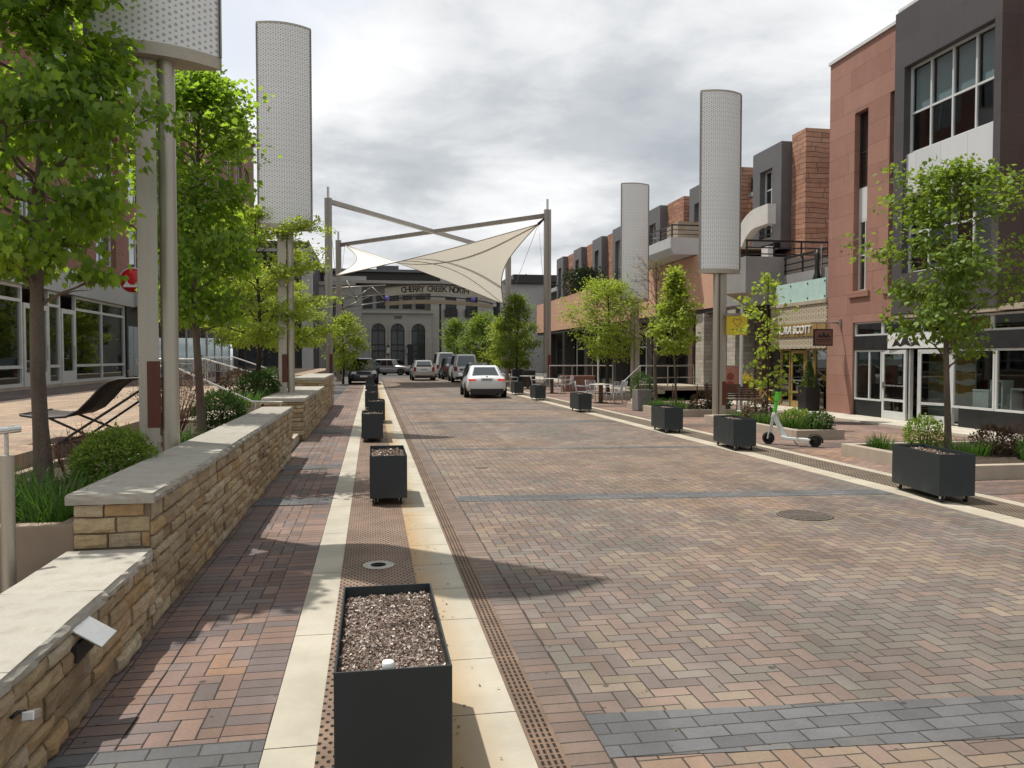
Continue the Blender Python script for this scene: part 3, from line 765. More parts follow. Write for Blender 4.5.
_half = [(0, 0), (.10, .03), (.30, -.06), (.33, .14), (.52, .30), (.36, .38), (.40, .58), (.20, .56), (.12, .74)]
MAPLE = np.array([(x, y, -.22 * abs(x) ** 1.3 - .16 * y * y) for x, y in _half + [(0, 1.)] + [(-x, y) for x, y in _half[:0:-1]]])
OVAL = np.array([(0, 0, 0), (.24, .28, -.03), (.22, .62, -.07), (0, 1, -.16), (-.22, .62, -.07), (-.24, .28, -.03)])
RHOMB = np.array([(0, 0, 0), (.30, .48, -.04), (0, 1, -.1), (-.30, .48, -.04)])
def leaves_mesh(name, P, D, U, size, tmpl, mat, parent, loc):
    """P: positions, D: directions the leaf points in, U: leaf normals; one polygon per leaf."""
    n = len(P)
    D = D / np.linalg.norm(D, axis=1, keepdims=True)
    X = np.cross(D, U); X /= (np.linalg.norm(X, axis=1, keepdims=True) + 1e-9); Z = np.cross(X, D)
    s = size[:, None, None] if isinstance(size, np.ndarray) else size
    V = (P[:, None, :] + s * (X[:, None, :] * tmpl[None, :, 0:1] + D[:, None, :] * tmpl[None, :, 1:2] + Z[:, None, :] * tmpl[None, :, 2:3])) - np.array(loc)
    k = len(tmpl); me = bpy.data.meshes.new(name)
    me.vertices.add(n * k); me.vertices.foreach_set('co', V.astype(np.float32).ravel())
    me.loops.add(n * k); me.loops.foreach_set('vertex_index', np.arange(n * k, dtype=np.int32))
    me.polygons.add(n); me.polygons.foreach_set('loop_start', np.arange(0, n * k, k, dtype=np.int32))
    me.update(calc_edges=True); me.materials.append(mat)
    o = bpy.data.objects.new(name, me); COL.objects.link(o); o.parent = parent; return o

def tree(label, base, H, hb, rad, nleaf, lsize, lmat, tmpl=MAPLE, trunk_r=.075, bmat=None, seed=1, shape='oval', limbs=26, spread=.16,
         up=.55, droop=.5, name='tree', lean=(0, 0), bare=0, group=None, gap=.0, cat='tree', twigs=5, aim=None, flat=0.):
    """base: foot of the trunk; H: height; hb: height of the lowest leaves; rad: crown radius.
    Limbs leave the trunk, twigs leave the limbs and the leaves sit in clusters along the twigs."""
    rr = random.Random(seed); nr = np.random.default_rng(seed)
    bx, by, bz = base; t = thing(name, label, cat, base, 0, group)
    def env(f):      # crown radius by height fraction
        if shape == 'oval': return (math.sin(math.pi * min(1, f * .80 + .17)) ** .75) * (1 - .25 * f)
        if shape == 'column': return .62 + .38 * math.sin(math.pi * min(1, f * .9 + .08)) if f < .72 else max(.1, (1 - f) / .28) * .9
        if shape == 'cone': return (1 - f) ** .8 * (1 if f > .12 else .55 + 3.7 * f) + .06
        if shape == 'spread': return (math.sin(math.pi * min(1, f * .62 + .30)) ** .6) * (1 if f < .7 else 1 - (f - .7) * 1.6)
        return 1
    lx, ly = lean
    def axis(f): return Vector((bx + lx * f * f + .04 * math.sin(f * 7 + seed), by + ly * f * f + .04 * math.cos(f * 5 + seed), bz + H * .96 * f))
    tb = MB(); K = 12
    tb.tube([axis(k / K) for k in range(K + 1)], [trunk_r * (1.25 if k == 0 else 1) * (1 - .88 * (k / K) ** 1.1) + .004 for k in range(K + 1)], 10)
    clusters = []
    for q in range(limbs):
        f0 = hb / H * .82 + (1 - hb / H * .82) * ((q + rr.random()) / limbs) * .97
        fc = max(0, min(1, (f0 * H - hb) / (H - hb)))
        az = q * 2.399 + rr.uniform(-.5, .5)
        L = rad * env(fc) * rr.uniform(.72, 1.12)
        if aim: L *= aim(az, fc)
        p0 = axis(f0); dr = Vector((math.cos(az), math.sin(az), 0))
        rise = up * L * rr.uniform(.6, 1.3)
        pts = []; M_ = 7
        for k in range(M_ + 1):
            s_ = k / M_
            pts.append(p0 + dr * (L * s_) + Vector((0, 0, rise * (s_ ** .8) * (1 - .30 * droop * s_))) + Vector((rr.gauss(0, 1), rr.gauss(0, 1), rr.gauss(0, .7))) * .028 * L * (k > 0))
        r0 = trunk_r * .30 * (1 - f0 * .72) + .004
        tb.tube(pts, [r0 * (1 - .85 * k / M_) + .0015 for k in range(M_ + 1)], 6)
        for k in range(2, M_ + 1): clusters.append((pts[k], .5 + .5 * k / M_))
        for _ in range(twigs):
            s_ = rr.uniform(.28, .98); i = int(s_ * M_); i = min(i, M_ - 1); b0 = pts[i].lerp(pts[i + 1], s_ * M_ - i)
            a2 = az + rr.choice((-1, 1)) * rr.uniform(.4, 1.25)
            l2 = L * rr.uniform(.22, .46) + .08
            e = b0 + Vector((math.cos(a2), math.sin(a2), rr.uniform(-.15, .75) * (1 - flat))) * l2
            mid = (b0 + e) / 2 + Vector((0, 0, .06 * l2))
            tb.tube([b0, mid, e], [r0 * .34 + .001, r0 * .24 + .001, .0014], 5)
            clusters += [(mid, .8), (e, 1.), ((mid + e) / 2, .9)]
    for k in range(5): clusters.append((axis(.86 + .14 * k / 4), 1.))
    tb.build('trunk', bmat or bark_m, t)
    # uneven: each cluster has its own density
    ws = np.array([c[1] * (rr.random() ** 1.2 + .12) for c in clusters]); C = np.array([tuple(c[0]) for c in clusters])
    ws[nr.random(len(ws)) < gap] *= .08
    ws /= ws.sum()
    idx = nr.choice(len(C), nleaf, p=ws)
    P = C[idx] + nr.normal(0, 1, (nleaf, 3)) * np.array([spread, spread, spread * (.75 - .45 * flat)])
    keep = P[:, 2] > bz + hb - .1; P = P[keep]; n = len(P)
    outw = P - np.array([bx, by, bz + hb + (H - hb) * .45]); outw /= np.linalg.norm(outw, axis=1, keepdims=True) + 1e-6
    D = outw * .7 + nr.normal(0, .55, (n, 3)); D[:, 2] -= droop
    U = np.array([0, 0, 1.]) + outw * .55 + nr.normal(0, .6, (n, 3))
    size = lsize * nr.uniform(.6, 1.25, n)
    leaves_mesh('crown', P, D, U, size, tmpl, lmat, t, base)
    return t

tree('large leafy maple at the left edge with its trunk rising behind the sandstone wall', (-3.02, 8.1, .66), 6.2, 1.98, 1.36, 15000, .090, maple_m, trunk_r=.067, seed=3, limbs=44, spread=.105, up=.65, droop=.65, twigs=8, gap=.5, aim=lambda az, f: (.72 if math.cos(az) > .3 else 1.05) if f < .12 else 1.05 if f < .28 else (.50 if math.cos(az) > -.1 else 1.1))
tree('narrow dense dark green tree behind the shrubs of the long wall', (-2.62, 12.9, .66), 5.7, 1.75, .84, 12000, .085, maple_m, trunk_r=.06, seed=8, limbs=46, spread=.13, up=.8, droop=.6, shape='column', twigs=5)
tree('airy lime green honey locust spreading over the farther sandstone wall', (-2.85, 21.2, .78), 4.9, 1.05, 1.75, 17000, .095, lime_m, OVAL, .065, darkbark_m, 5, 'spread', 26, .13, .45, .1, twigs=9, gap=.3, flat=.7)
tree('small lime green tree between the grey masts and the dark parked vehicle', (-1.9, 55, 0), 4.7, 1.0, 1.45, 5500, .16, lime_m, OVAL, .07, darkbark_m, 12, 'oval', 22, .2, .5, .3, twigs=5)
tree('lime green tree on the plaza behind the masts on the left', (-4.6, 44, .85), 5.0, 1.4, 1.9, 6500, .15, lime_m, OVAL, .07, darkbark_m, 13, 'spread', 24, .2, .4, .2, twigs=6, flat=.5)
tree('lime green plaza tree farther back along the left shopfronts', (-5.0, 33, .85), 4.6, 1.4, 1.9, 7500, .13, lime_m, OVAL, .06, darkbark_m, 14, 'spread', 24, .17, .4, .2, twigs=6, flat=.5)
# right-hand side
def lobes(az, f): return 1 + .28 * math.cos(2 * az + 1.2) + (.25 if f > .6 and math.cos(az + .4) > .6 else 0)
tree('leafy maple with uneven tufted top in the bed outside the red sandstone shop', (10.12, 12.75, .17), 5.2, 1.72, 1.12, 6300, .09, fresh_m, trunk_r=.058, seed=21, limbs=30, spread=.13, up=.85, droop=.6, twigs=6, gap=.25, aim=lobes)
tree('thin sapling with sparse yellow green leaves in front of the gold trimmed shop', (9.92, 18.95, .17), 3.85, .75, .56, 640, .11, lime_m, MAPLE, .022, darkbark_m, 31, 'column', 20, .10, .5, .3, twigs=3, gap=.45)
tree('narrow bright green tree in the bed left of the yellow sign', (9.50, 24.2, .17), 4.55, 1.85, .72, 4200, .10, lime_m, MAPLE, .035, bark_m, 33, 'cone', 34, .11, .8, .4, twigs=4)
tree('nearly leafless brown tree in front of the farther right pylon', (10.9, 29.8, 0), 5.6, 1.8, 1.75, 900, .07, olive_m, OVAL, .07, plain('grey_twigs', (.11, .085, .065), .9, .3), 34, 'oval', 30, .16, 1.0, .1, twigs=12)
tree('spreading yellow green tree with a dark trunk by the bistro tables', (10.25, 34, .17), 5.0, 1.5, 1.75, 11000, .115, lime_m, OVAL, .085, darkbark_m, 35, 'oval', 30, .17, .6, .2, twigs=7, gap=.25)
tree('rounded yellow green tree right of the thin sail mast', (9.9, 54.5, 0), 6.2, 1.1, 1.7, 7500, .16, fresh_m, OVAL, .09, darkbark_m, 41, 'cone', 28, .2, .6, .3, twigs=5)
tree('pale green bushy tree behind the parked vehicles under the gateway sign', (9.6, 70, 0), 5.6, .9, 2.1, 7000, .2, fresh_m, OVAL, .09, darkbark_m, 42, 'oval', 28, .26, .5, .3, twigs=5)
tree('pale green tree by the dark pole of the gateway', (7.6, 73, 0), 5.3, .8, 1.5, 5000, .19, fresh_m, OVAL, .08, darkbark_m, 43, 'oval', 24, .24, .5, .3, twigs=5)
tree('yellow green tree just behind the parked white vehicle', (10.6, 63, 0), 4.9, .9, 1.9, 6500, .18, lime_m, OVAL, .09, darkbark_m, 44, 'oval', 24, .24, .5, .3, twigs=5)
tree('distant green tree rising above the roofs right of the sail', (21.5, 112, 0), 13.4, 9.2, 2.1, 1800, .34, dark_m, OVAL, .2, darkbark_m, 45, 'oval', 22, .4, .5, .3, twigs=4)
tree('distant dark green tree on the roofline behind the cream sail', (9.0, 108, 0), 12.4, 9.6, 3.2, 2200, .36, dark_m, OVAL, .2, darkbark_m, 46, 'oval', 22, .5, .4, .3, twigs=4)

# ------------------------------------------------------------------ shrubs and bed plants
def shrub(name, label, c, rx, ry, h, n, size, mat, seed=1, stems=9, tmpl=RHOMB, smat=None, cat='shrub', group=None, round_=.85):
    t = thing(name, label, cat, c, 0, group); nr = np.random.default_rng(seed); rr = random.Random(seed)
    b = MB()
    for k in range(stems):
        a = rr.uniform(0, 6.28); q = rr.uniform(.3, .85)
        e = Vector((c[0] + rx * q * math.cos(a), c[1] + ry * q * math.sin(a), c[2] + h * rr.uniform(.55, .9)))
        b.tube([(c[0] + rx * .15 * math.cos(a), c[1] + ry * .15 * math.sin(a), c[2] - .04), ((c[0] + e.x) / 2, (c[1] + e.y) / 2, c[2] + h * .45), e], [.009, .006, .002], 5)
    b.build('stems', smat or darkbark_m, t)
    th = nr.uniform(0, 2 * np.pi, n); ph = np.arccos(nr.uniform(-.75, 1, n)); rad = nr.uniform(.45, 1, n) ** .45
    bump_ = np.array([1 + .22 * mnoise.noise(Vector((math.cos(a) * math.sin(p) * 2.3, math.sin(a) * math.sin(p) * 2.3, math.cos(p) * 2.3 + seed))) for a, p in zip(th, ph)])
    N = np.stack([np.cos(th) * np.sin(ph), np.sin(th) * np.sin(ph), np.cos(ph)], 1)
    P = np.array(c) + np.array([0, 0, h * .46]) + N * np.array([rx, ry, h * .54]) * (rad * bump_)[:, None] + nr.normal(0, .02, (n, 3))
    D = N + nr.normal(0, .6, (n, 3)); U = N * .6 + np.array([0, 0, .7]) + nr.normal(0, .4, (n, 3))
    leaves_mesh('foliage', P, D, U, size * nr.uniform(.6, 1.3, n), tmpl, mat, t, c); return t
def tuft(name, label, c, r, h, n, wdt, mat, seed=1, arch=.6, cat='grass clump', group=None):
    """a clump of arching blades"""
    t = thing(name, label, cat, c, 0, group); rr = random.Random(seed); b = MB()
    for k in range(n):
        a = rr.uniform(0, 6.28); q = r * rr.random() ** .6; x0, y0 = c[0] + q * math.cos(a), c[1] + q * math.sin(a)
        a += rr.gauss(0, .7); L = h * rr.uniform(.55, 1.15); lean_ = arch * rr.uniform(.2, 1.2)
        dx, dy = math.cos(a), math.sin(a); sx, sy = -dy, dx; vs = []
        for s_ in (0, .35, .7, 1.):
            d = lean_ * L * s_ ** 1.9; z = L * s_ * (1 - .28 * lean_ * s_); w_ = wdt * (1 - s_ * .93) * .5
            vs += [(x0 + dx * d + sx * w_, y0 + dy * d + sy * w_, c[2] - .02 + z), (x0 + dx * d - sx * w_, y0 + dy * d - sy * w_, c[2] - .02 + z)]
        b.add(vs, [(0, 1, 3, 2), (2, 3, 5, 4), (4, 5, 7, 6)], 0, True)
    b.build('blades', mat, t); return t
def twiggy(label, c, r, h, n, seed, mat, lm=None):
    t = thing('twig_shrub', label, 'shrub', c); rr = random.Random(seed); b = MB(); tips = []
    for k in range(n):
        a = rr.uniform(0, 6.28); q = r * rr.uniform(.3, 1.1)
        e = Vector((c[0] + q * math.cos(a), c[1] + q * math.sin(a), c[2] + h * rr.uniform(.6, 1.08)))
        s_ = Vector((c[0] + .12 * r * math.cos(a), c[1] + .12 * r * math.sin(a), c[2] - .03)); m_ = s_.lerp(e, .5) + Vector((rr.gauss(0, .03), rr.gauss(0, .03), .05))
        b.tube([s_, m_, e], [.006, .004, .0015], 5)
        for _ in range(4):
            f = rr.uniform(.35, .95); p = s_.lerp(e, f); e2 = p + Vector((rr.gauss(0, .1), rr.gauss(0, .1), rr.uniform(.06, .22))) * (r / .4)
            b.tube([p, e2], [.003, .001], 4); tips.append(e2)
    b.build('stems', mat, t)
    if lm:
        nr = np.random.default_rng(seed); T_ = np.array([tuple(q) for q in tips]); n2 = len(T_) * 3; i = nr.integers(0, len(T_), n2)
        P = T_[i] + nr.normal(0, .03, (n2, 3)); leaves_mesh('foliage', P, nr.normal(0, 1, (n2, 3)), nr.normal(0, .5, (n2, 3)) + [0, 0, 1], .035, OVAL, lm, t, c)
    return t
shrub('boxwood_shrub', 'rounded glossy green boxwood at the near corner of the long wall coping', (-2.24, 7.5, .64), .31, .40, .52, 5600, .040, fresh_m, 2)
shrub('boxwood_shrub', 'round dark green boxwood near the far end of the long wall', (-2.42, 13.5, .64), .42, .42, .62, 5600, .042, dark_m, 4)
twiggy('reddish bare stemmed dogwood between the pylon post and the round boxwood', (-2.72, 11.6, .64), .55, .95, 60, 6, twig_m, redleaf_m)
twiggy('low twiggy shrub with dry reddish stems beside the near maple trunk', (-2.75, 8.0, .64), .36, .55, 18, 9, twig_m)
twiggy('dry pale stemmed clump at the left edge behind the metal post', (-3.35, 6.9, .64), .3, .6, 20, 10, plain('straw_stems', (.30, .25, .15), .9, .2), olive_m)
for k, (x, y, r_, h, lb) in enumerate([(-2.2, 6.05, .22, .42, 'arching green daylily clump nearest the tan bed edge'), (-2.7, 6.15, .25, .45, 'dense green daylily clump in front of the near maple trunk'), (-3.15, 6.2, .22, .4, 'green daylily clump at the left end of the tan bed'), (-2.55, 6.7, .25, .42, 'green daylily clump between boxwood and maple trunk')]):
    tuft('daylily_clump', lb, (x, y, .62), r_, h, 190, .017, grass_m, 50 + k, .8, 'plant', 'daylily clumps in the near bed')
tuft('daylily_clump', 'green daylily clump at the foot of the reddish dogwood', (-2.50, 11.2, .62), .25, .35, 120, .02, grass_m, 57, .8, 'plant')
tuft('daylily_clump', 'bright green clump at the foot of the lime green honey locust', (-2.70, 18.2, .74), .40, .42, 220, .022, grass_m, 58, .8, 'plant')
shrub('boxwood_shrub', 'dark green bush under the honey locust nearer the road', (-2.75, 20.4, .76), .5, .5, .7, 2600, .06, dark_m, 15)
shrub('boxwood_shrub', 'dark green bush behind the step of the farther sandstone wall', (-2.75, 23.6, .76), .55, .5, .75, 2600, .06, dark_m, 16)
shrub('bronze_shrub', 'dull bronze leaved bush left of the honey locust trunk', (-3.25, 20.6, .76), .5, .4, .75, 1500, .06, redleaf_m, 17)
# maple bed
tuft('grass_clump', 'bright green spiky clump at the left end of the maple bed', (9.0, 13.0, .16), .22, .32, 150, .022, grass_m, 61)
shrub('leafy_perennial', 'tall bushy green perennial left of the maple trunk', (9.45, 12.45, .16), .30, .30, .62, 1500, .055, fresh_m, 62, tmpl=OVAL)
tuft('grass_clump', 'bright green leafy clump at the foot of the maple', (9.85, 11.8, .16), .30, .34, 210, .024, grass_m, 63)
shrub('leafy_perennial', 'low mixed green and bronze perennial right of the maple trunk', (10.35, 11.9, .16), .36, .32, .48, 1300, .055, redleaf_m, 64, tmpl=OVAL)
shrub('leafy_perennial', 'dark green perennial toward the right end of the maple bed', (10.6, 11.2, .16), .36, .30, .38, 1200, .055, dark_m, 65, tmpl=OVAL)
tuft('grass_clump', 'green clump at the right end of the maple bed', (10.35, 10.95, .16), .24, .3, 130, .022, grass_m, 66)
twiggy('thin stemmed airy plant rising above the maple bed', (10.8, 11.9, .16), .32, .55, 22, 67, twig_m, redleaf_m)
# scooter bed
for k, (x, y, r_, h, lb) in enumerate([(9.5, 19.6, .35, .32, 'green clump at the pylon end of the scooter bed'), (9.55, 18.3, .32, .38, 'green clump behind the dark box in the scooter bed'), (9.6, 17.3, .33, .40, 'green clump left of the green scooter handle'), (9.75, 16.5, .32, .40, 'green clump behind the white scooter deck')]):
    tuft('grass_clump', lb, (x, y, .16), r_, h, 190, .026, grass_m, 70 + k, .7, 'plant')
shrub('leafy_perennial', 'dense dark green perennial at the right end of the scooter bed', (9.85, 16.4, .16), .3, .28, .42, 1300, .055, dark_m, 76, tmpl=OVAL)
shrub('leafy_perennial', 'tall bronze tinged perennial under the sapling in the scooter bed', (9.75, 19.1, .16), .40, .4, .6, 1300, .06, redleaf_m, 77, tmpl=OVAL)
shrub('leafy_perennial', 'bright green perennial filling the middle of the scooter bed', (9.85, 17.4, .16), .33, .4, .42, 1400, .055, fresh_m, 78, tmpl=OVAL)
# bed of the narrow tree
tuft('grass_clump', 'green clump at the foot of the narrow bright green tree', (9.45, 23.7, .16), .4, .42, 200, .03, grass_m, 80)
tuft('grass_clump', 'green clump at the left side of the narrow tree bed', (9.25, 25.1, .16), .35, .35, 160, .03, grass_m, 81)
shrub('leafy_perennial', 'dark bronze perennial right of the narrow bright green tree', (10.2, 23.5, .16), .45, .35, .6, 1100, .06, redleaf_m, 82, tmpl=OVAL)
shrub('leafy_perennial', 'low dark green perennial beside the pylon with the yellow sign', (10.6, 23.3, .16), .4, .3, .4, 1000, .06, dark_m, 83, tmpl=OVAL)
for x, z_, lb in ((9.2, .95, 'rust red upright flower spike left of the narrow tree trunk'), (10.0, .95, 'rust red upright flower spike right of the narrow tree trunk')):
    t = thing('flower_spike', lb, 'plant', (x, 23.6, .16)); rr = random.Random(int(x * 10)); b = MB()
    b.tube([(x, 23.6, .14), (x + .02, 23.6, z_)], [.02, .006], 6)
    for k in range(60):
        zq = rr.uniform(.4, z_); q = .05 * (1 - (zq - .4)); a = rr.uniform(0, 6.28)
        b.add([(x, 23.6, zq), (x + q * math.cos(a), 23.6 + q * math.sin(a), zq + .03), (x, 23.6, zq + .05)], [(0, 1, 2)])
    b.build('stalk', twig_m, t)
shrub('boxwood_shrub', 'dark round shrub in the pot beside the railing steps', (9.35, 27.0, .30), .42, .42, .95, 2200, .06, dark_m, 18)
# ------------------------------------------------------------------ wall materials
def blockwall(name, cols, bw, bh, joint, jw=.006, rough=.85, bump=.35, var=.3, face=.02, drift=.5, jit=0.):
    """Coursed blocks on upright faces (horizontal coordinate = x + y)."""
    m = Mat(name); x, y, z = m.xyz()
    A = (x + y) / bw; B = z / bh
    if jit: B = B + (m.noise(.7, 2) - .5) * jit
    jj = B.floor(); v = B - jj
    r0, r00, _ = m.white(m.combine(jj, 1.3, 7.1))
    A2 = A + r0 * 1.0 + r00; ii = A2.floor(); u = A2 - ii
    e = (u.min(1 - u) * bw).min(v.min(1 - v) * bh)
    r1, r2, r3 = m.white(m.combine(ii, jj, 2.2))
    low = m.noise(.35, 3)
    f = ((r1 - .5) * .75 + (low - .5) * drift + .5).min(.999).max(.001)
    c = m.ramp(f, [(k / (len(cols) - 1), q) for k, q in enumerate(cols)])
    n1 = m.noise(3.5, 6, .65); n2 = m.noise(45, 4, .7); st = m.noise(.55, 4, .6, stretch=(1, 1, .25))
    val = (n1 * var + 1 - var / 2) * (n2 * .3 + .85) * (st * .3 + .85)
    n = m.node('ShaderNodeVectorMath'); n.operation = 'SCALE'; m.link(c, n.inputs[0]); m.link(val, n.inputs['Scale'])
    g = e.smooth(jw * .4, jw * 1.2)
    m.set(m.mix(g, joint, S(m.nt, n.outputs[0])), rough, 0, .25)
    m.bump(g * .5 + n1 * .5 + n2 * .25 + (r2 - .5) * .5, bump, face); return m.m
redstone_m = blockwall('smooth_red_sandstone', [(.262, .136, .104), (.285, .153, .117), (.31, .17, .13), (.272, .144, .111), (.335, .195, .147)], 1.9, .62, (.15, .085, .066), .007, bump=.12)
roughstone_m = blockwall('rough_red_sandstone', [(.26, .125, .082), (.33, .17, .112), (.42, .24, .165), (.29, .145, .098), (.37, .205, .14), (.21, .095, .066)], 1.05, .20, (.12, .055, .04), .010, bump=1., var=.75, face=.06, jit=1.6)
greypanel_m = blockwall('dark_grey_stone_panels', [(.070, .064, .066), (.082, .074, .075), (.060, .056, .058)], .95, .75, (.03, .03, .03), .004, .5, .06, .2)
brownpanel_m = blockwall('dark_brown_stone_panels', [(.075, .050, .044), (.085, .058, .05), (.065, .044, .04)], .9, .75, (.025, .02, .02), .004, .5, .08, .2)
zinc_m = plain('dark_zinc_cladding', (.125, .122, .126), .5, .12, 2, .2)
whitepanel_m = blockwall('pale_spandrel_panels', [(.52, .54, .55), (.56, .575, .58)], .95, 3., (.25, .26, .27), .006, .4, .03, .06)
salmon_m = blockwall('salmon_stucco', [(.50, .295, .21), (.53, .318, .228), (.51, .305, .218)], 2.6, 30., (.33, .21, .165), .012, .85, .1, .22)
orange_m = plain('orange_brown_stucco', (.33, .12, .055), .85, .15, 2)
deepred_m = plain('deep_red_end_wall', (.20, .055, .032), .85, .15, 2)
greystucco_m = plain('grey_stucco', (.245, .235, .23), .9, .1, 1.2, bump=.1)
palestone_m = blockwall('pale_split_stone', [(.36, .33, .28), (.42, .39, .33), (.31, .285, .24), (.39, .36, .30)], .55, .17, (.2, .18, .15), .008, bump=.8, var=.5)
limestone_m = blockwall('grey_limestone', [(.36, .34, .30), (.385, .365, .32), (.34, .32, .285)], 1.6, .8, (.2, .185, .16), .01, .9, .15, .25)
brick_m = blockwall('red_brown_brick', [(.235, .122, .095), (.265, .14, .108), (.21, .108, .086)], .8, .4, (.16, .085, .07), .01, bump=.15)
offwhite_m = plain('off_white_render', (.50, .49, .47), .85, .08, 1)

def wall_w(mb, X, y0, y1, z0, z1, holes, rev=.3, mi=0, rmi=None):
    """wall facing -x with openings (ya, yb, za, zb) and their reveals"""
    ys = sorted({y0, y1, *[h[0] for h in holes], *[h[1] for h in holes]}); zs = sorted({z0, z1, *[h[2] for h in holes], *[h[3] for h in holes]})
    ys = [q for q in ys if y0 <= q <= y1]; zs = [q for q in zs if z0 <= q <= z1]
    for a, b_ in zip(ys, ys[1:]):
        for c, d in zip(zs, zs[1:]):
            my, mz = (a + b_) / 2, (c + d) / 2
            if any(h[0] < my < h[1] and h[2] < mz < h[3] for h in holes): continue
            mb.quad((X, a, c), (X, b_, c), (X, b_, d), (X, a, d), mi)
    r = mi if rmi is None else rmi
    for a, b_, c, d in holes:
        mb.quad((X, a, c), (X + rev, a, c), (X + rev, a, d), (X, a, d), r); mb.quad((X, b_, c), (X + rev, b_, c), (X + rev, b_, d), (X, b_, d), r)
        mb.quad((X, a, d), (X + rev, a, d), (X + rev, b_, d), (X, b_, d), r); mb.quad((X, a, c), (X + rev, a, c), (X + rev, b_, c), (X, b_, c), r)
def window_w(parent, X, y0, y1, z0, z1, ys=(), zs=(), fm=None, gm=None, fw=.05, fd=.07, name='window', back=None):
    """frame with mullions and one pane, in a wall facing -x (X = outer face of the frame; works mirrored for fd < 0)"""
    b = MB(); a, c = sorted((X, X + fd))
    b.box(a, c, y0, y0 + fw, z0, z1); b.box(a, c, y1 - fw, y1, z0, z1); b.box(a, c, y0 + fw, y1 - fw, z0, z0 + fw); b.box(a, c, y0 + fw, y1 - fw, z1 - fw, z1)
    for q in ys: b.box(a + .006, c - .006, q - fw / 2, q + fw / 2, z0 + fw, z1 - fw)
    for q in zs: b.box(a + .009, c - .009, y0 + fw, y1 - fw, q - fw / 2, q + fw / 2)
    w_ = b.build(name, fm or alu_m, parent)
    b = MB(); xm = X + fd * .6; b.quad((xm, y0 + fw * .5, z0 + fw * .5), (xm, y1 - fw * .5, z0 + fw * .5), (xm, y1 - fw * .5, z1 - fw * .5), (xm, y0 + fw * .5, z1 - fw * .5))
    p = b.build('pane', gm or glass_dk_m, w_); p.parent = w_
    if back:
        b = MB(); b.quad((X + back, y0, z0), (X + back, y1, z0), (X + back, y1, z1), (X + back, y0, z1)); b.build('room_back', darkin_m, w_)
    return w_

# ------------------------------------------------------------------ red sandstone shop building (right)
X = 14.5
b1 = thing('sandstone_building', 'red sandstone building with a dark framed upper window and a glazed shop below', 'building', (14.5, 20, 0))
b = MB()
slots = [(21.73, 22.40, 3.82, 9.2), (20.36, 20.72, 3.82, 9.3)]
wall_w(b, X, 20.36, 23.75, 2.86, 11.1, slots, .38)
wall_w(b, X, 22.36, 23.75, 0, 2.86, [], .3)
b.quad((X, 22.36, 0), (X + .55, 22.36, 0), (X + .55, 22.36, 2.86), (X, 22.36, 2.86))
b.quad((X, 23.75, 0), (20, 23.75, 0), (20, 23.75, 11.1), (X, 23.75, 11.1))
b.quad((X + .003, 20.36, 2.86), (X + .6, 20.36, 2.86), (X + .6, 22.36, 2.86), (X + .003, 22.36, 2.86))
b.quad((X, 20.36, 11.1), (20, 20.36, 11.1), (20, 23.75, 11.1), (X, 23.75, 11.1))
b.build('stone_facade', redstone_m, b1)
for q in ((21.55, 22.55), (20.40, 20.9)): b = MB(); b.box(X - .06, X + .1, *q, 3.62, 3.80); b.build('sill', redstone_m, b1, bevel=.01)
b = MB(); b.box(X - .05, 20, 20.3, 23.8, 11.103, 11.2); b.box(X - .09, 20, 16.5, 20.3, 11.303, 11.4); b.build('parapet_coping', alu_m, b1)
for (a, c) in ((21.73, 22.40), (20.36, 20.72)):
    window_w(b1, X + .18, a, c, 6.94, 9.2 if a > 21 else 9.3, [(a + c) / 2] if a > 21 else (), [8.0], dkframe_m, fw=.045, back=.6)
    b = MB(); b.box(X + .18, X + .22, a, c, 5.95, 6.935); b.build('spandrel', whitepanel_m, b1)
    window_w(b1, X + .18, a, c, 3.82, 5.945, [(a + c) / 2] if a > 21 else (), [4.9], alu_m, glass('green_slot_glass', (.35, .48, .44), .2) if a > 21 else glass_dk_m, fw=.045, back=.6)
# dark framed portion
b = MB(); XF = X - .12
wall_w(b, XF, 16.5, 20.36, 3.0, 11.3, [(16.72, 19.95, 4.1, 9.72)], .34)
b.quad((XF, 20.36, 2.9), (XF + .5, 20.36, 2.9), (XF + .5, 20.36, 11.3), (XF, 20.36, 11.3))
b.quad((XF, 16.5, 11.3), (20, 16.5, 11.3), (20, 20.36, 11.3), (XF, 20.36, 11.3)); b.quad((XF, 16.5, 3.0), (XF + .6, 16.5, 3.0), (XF + .6, 20.36, 3.0), (XF, 20.36, 3.0))
b.build('dark_frame', greypanel_m, b1)
b = MB(); b.quad((XF, 16.5, 2.9), (22, 16.5, 2.9), (22, 16.5, 11.3), (XF, 16.5, 11.3)); b.quad((20, 16.5, 0), (20, 23.75, 0), (20, 23.75, 11), (20, 16.5, 11)); b.build('return_wall', brownpanel_m, b1)
ym = [16.72 + (19.95 - 16.72) * k / 4 for k in (1, 2, 3)]
window_w(b1, XF + .2, 16.72, 19.95, 7.36, 9.72, ym, [8.45], alu_m, glass('blue_sky_glass', (.55, .62, .64), .05), .055, back=1.6)
b = MB(); b.box(XF + .10, XF + .19, 16.725, 19.945, 6.255, 7.355); b.build('spandrel', whitepanel_m, b1)
b = MB()
for q in [16.72] + ym: b.box(XF + .34, XF + .36, q + .06, q + .76, 8.5, 9.66)
b.build('reflection_panel', plain('pale_reflection', (.50, .56, .55), .8, .05), b1)  # added pale panels that stand in for the sky reflected in the upper panes
window_w(b1, XF + .2, 16.72, 19.95, 4.1, 6.25, ym, [5.2], alu_m, glass_dk_m, .055, back=1.6)
